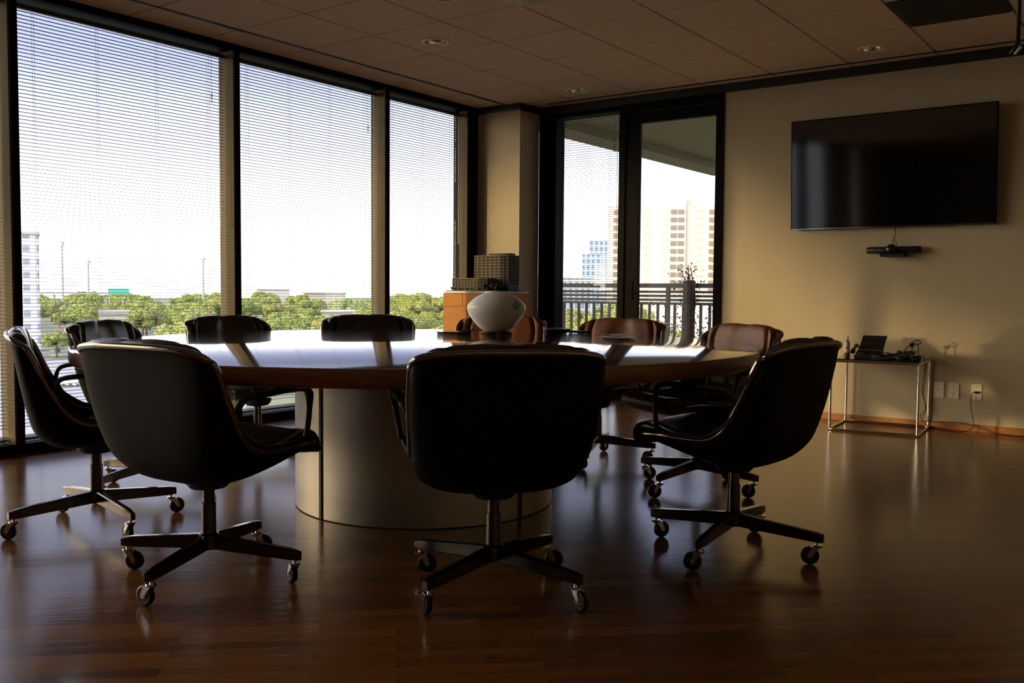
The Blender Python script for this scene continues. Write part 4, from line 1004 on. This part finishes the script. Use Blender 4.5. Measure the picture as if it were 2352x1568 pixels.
# road sign gantry, pylons, poles
sg = thing('highway_sign', 'green highway sign on a gantry at the horizon, wide window', 'sign', (*az(58.9, 520), GZ), R(58.9))
MB().box(-5, 5, -0.2, 0.2, 13.2, 16).build('sign_panel', 'sign', sg)
for x in (-4.5, 4.5): MB().box(x-0.3, x+0.3, 0.2, 0.8, 0, 15.5).build('post', 'conc', sg)
vd = thing('highway_viaduct', 'pale elevated highway on piers at the horizon, wide window', 'bridge', (*az(61.2, 560), GZ), R(61.2))
MB().box(-30, 26, -3, 3, 12.9, 13.7).build('deck', 'conc', vd)
for i in range(7): MB().box(-27+i*8.5, -26+i*8.5, -1.5, 1.5, 0, 12.5).build('pier', 'conc', vd)
for a, d, hh, lb in ((61.75, 620, 44, 'left-hand slim pale mast above the trees in the wide window'), (60.45, 640, 34, 'second slim pale mast above the trees in the wide window'), (54.35, 600, 36, 'slim pale mast near the mullion of the wide window')):
    mt_ = thing('radio_mast', lb, 'mast', (*az(a, d), GZ), 0, 'masts at the horizon')
    MB().tube([(0, 0, 0), (0, 0, hh)], [0.8, 0.45], 8).build('mast_pole', 'conc', mt_)
    MB().box(-1.6, 1.6, -0.5, 0.5, hh-2.5, hh-0.8).build('lamp_ring', 'conc', mt_)
for a, d, lb in ((61.95, 252, 'wooden utility pole right of the house'), (60.0, 290, 'wooden utility pole left of the pale roof')):
    up_ = thing('utility_pole', lb, 'utility pole', (*az(a, d), GZ), R(a), 'utility poles outside')
    MB().tube([(0, 0, 0), (0, 0, 11.5)], [0.22, 0.15], 8).build('pole', 'bark', up_)
    MB().box(-1.3, 1.3, -0.1, 0.1, 10.3, 10.6).build('crossarm', 'bark', up_)
# trees
random.seed(21)
def crown_mesh(seed, n_lobes, R0, H0):
    random.seed(seed); rng = np.random.RandomState(seed); mb = MB()
    for k in range(n_lobes):
        th = random.uniform(0, 2*pi); rr = R0*sqrt(random.random())*0.74; zz = H0*(0.45+0.42*random.random()*(1-rr/R0*0.6))
        r = R0*random.uniform(0.22, 0.36); cx, cy = rr*cos(th), rr*sin(th)
        ph = [(r*0.80*sin(pi*i/6), -r*0.68*cos(pi*i/6)) for i in range(7)]
        mb.lathe([(max(a, 0.0), b) for a, b in ph], 9, T(cx, cy, zz), caps=False)
        for q in range(int(110*r*r/3.2)+40):          # clumps of leaves all over the lobe
            d = rng.normal(size=3); d /= np.linalg.norm(d)
            if d[2] < -0.55: d[2] = abs(d[2])
            p = np.array([cx, cy, zz])+d*np.array([r, r, r*0.85])*rng.uniform(0.80, 1.08)
            t1 = np.cross(d, rng.normal(size=3)); t1 /= np.linalg.norm(t1); t2 = np.cross(d, t1)+d*rng.uniform(-0.7, 0.7)
            a, b = rng.uniform(0.18, 0.40), rng.uniform(0.14, 0.30)
            mb.add([p-t1*a, p-t2*b-d*0.1, p+t1*a, p+t2*b+d*0.12], [(0, 1, 2), (0, 2, 3)])
    return mb
tree_protos = []
for k, (nl, r0, h0) in enumerate(((20, 5.5, 11.0), (24, 6.5, 12.5), (16, 4.4, 9.5), (26, 7.2, 10.5))):
    t = thing('tree', 'x', 'tree', (0, 0, GZ), 0, 'trees of the wooded suburb outside')
    crown_mesh(50+k, nl, r0, h0).build('crown', 'leaf', t, smooth=False)
    MB().tube([(0, 0, 0), (0.1, 0, h0*0.3), (0, 0.1, h0*0.55)], [0.42, 0.30, 0.2], 8).build('trunk', 'bark', t, smooth=True)
    tree_protos.append(t)
random.seed(77)
placed = []
def put_tree(a, d, s_, k, label, group='trees of the wooded suburb outside'):
    p0 = tree_protos[k]
    if not p0.get('used'): t = p0; p0['used'] = 1
    else: t = copy_tree(p0)
    x, y = az(a, d); t.location = (x, y, GZ); t.scale = (s_, s_, s_*random.uniform(0.9, 1.06)); t.rotation_euler = (0, 0, random.uniform(0, 6.28)); t['label'] = label; t['group'] = group
far_lab = 'green leafy tree in the mass of trees beyond the windows'
n = 0; tries = 0
while n < 255 and tries < 14000:
    tries += 1
    a = random.uniform(22.5, 66.5); d = 190+520*random.random()**1.25
    if a > 56 and d < 268: continue
    if 22 < a < 25.5 and d < 255: continue
    if 58.2 < a < 60.2 and 325 < d < 345: continue
    if 45.4 < a < 47.0 and 250 < d < 312: continue
    if a > 62 and 240 < d < 290: continue
    if any(abs(a-ba) < bw and abs(d-bd) < bz for ba, bd, bw, bz in ((26.9, 400, 4.6, 26), (30.9, 500, 2.2, 20), (47.4, 520, 2.6, 18), (50.4, 560, 2.2, 18), (24.9, 240, 4.5, 18), (61, 246, 4, 16), (33.5, 420, 4.0, 18), (61.2, 560, 4.5, 12), (58.9, 520, 1.6, 12), (59.2, 335, 2.2, 14), (65, 264, 4, 16))): continue
    x, y = az(a, d)
    if any((x-px)**2+(y-py)**2 < (12.0 if d < 380 else 15.0)**2 for px, py in placed): continue
    placed.append((x, y)); put_tree(a, d, random.uniform(0.85, 1.08)*(1+0.42*max(0, d-260)/400), random.randrange(4), far_lab); n += 1
for a, d, s_, lb in ((62.1, 238, 0.55, 'small bright green tree left of the house roof'), (47.5, 150, 0.8, 'bright green tree low in the middle window'), (49.0, 170, 0.8, 'large light green tree low in the left part of the middle window')):
    put_tree(a, d, s_, 1, lb, None)
for t in tree_protos:
    if 'used' in t.keys(): del t['used']
for o_ in bpy.data.objects:
    if 'used' in o_.keys(): del o_['used']
# parked cars
c0 = None
cars = [(61.6, 168, 20, 'pale car parked farthest out in the lot'), (63.8, 150, 80, 'pale car parked at the left of the lot'), (59.4, 140, 70, 'pale car parked nearest the armchair silhouettes'), (57.2, 178, 100, 'pale car parked at the right of the lot')]
for a, d, r_, lb in cars:
    if c0 is None:
        c0 = t = thing('car', lb, 'car', (0, 0, 0), 0, 'cars in the parking lot')
        MB().prism([(-2.2, 0.35), (2.2, 0.35), (2.25, 0.8), (1.4, 0.95), (0.8, 1.4), (-1.0, 1.42), (-1.7, 0.98), (-2.2, 0.9)], -0.85, 0.85, RX(pi/2)).build('car_body', 'car_w', t)
        MB().prism([(-1.45, 0.98), (1.25, 0.98), (0.75, 1.36), (-0.95, 1.37)], -0.87, 0.87, RX(pi/2)).build('car_window', 'win_dark', t)
        for wx in (-1.35, 1.35):
            for wy in (-0.75, 0.75): MB().lathe([(0, -0.1), (0.33, -0.1), (0.33, 0.1), (0, 0.1)], 16, T(wx, wy, 0.33) @ RX(pi/2)).build('wheel', 'rubber', t)
    else: t = copy_tree(c0)
    t.location = (*az(a, d), GZ+0.05); t.rotation_euler = (0, 0, R(r_)); t['label'] = lb
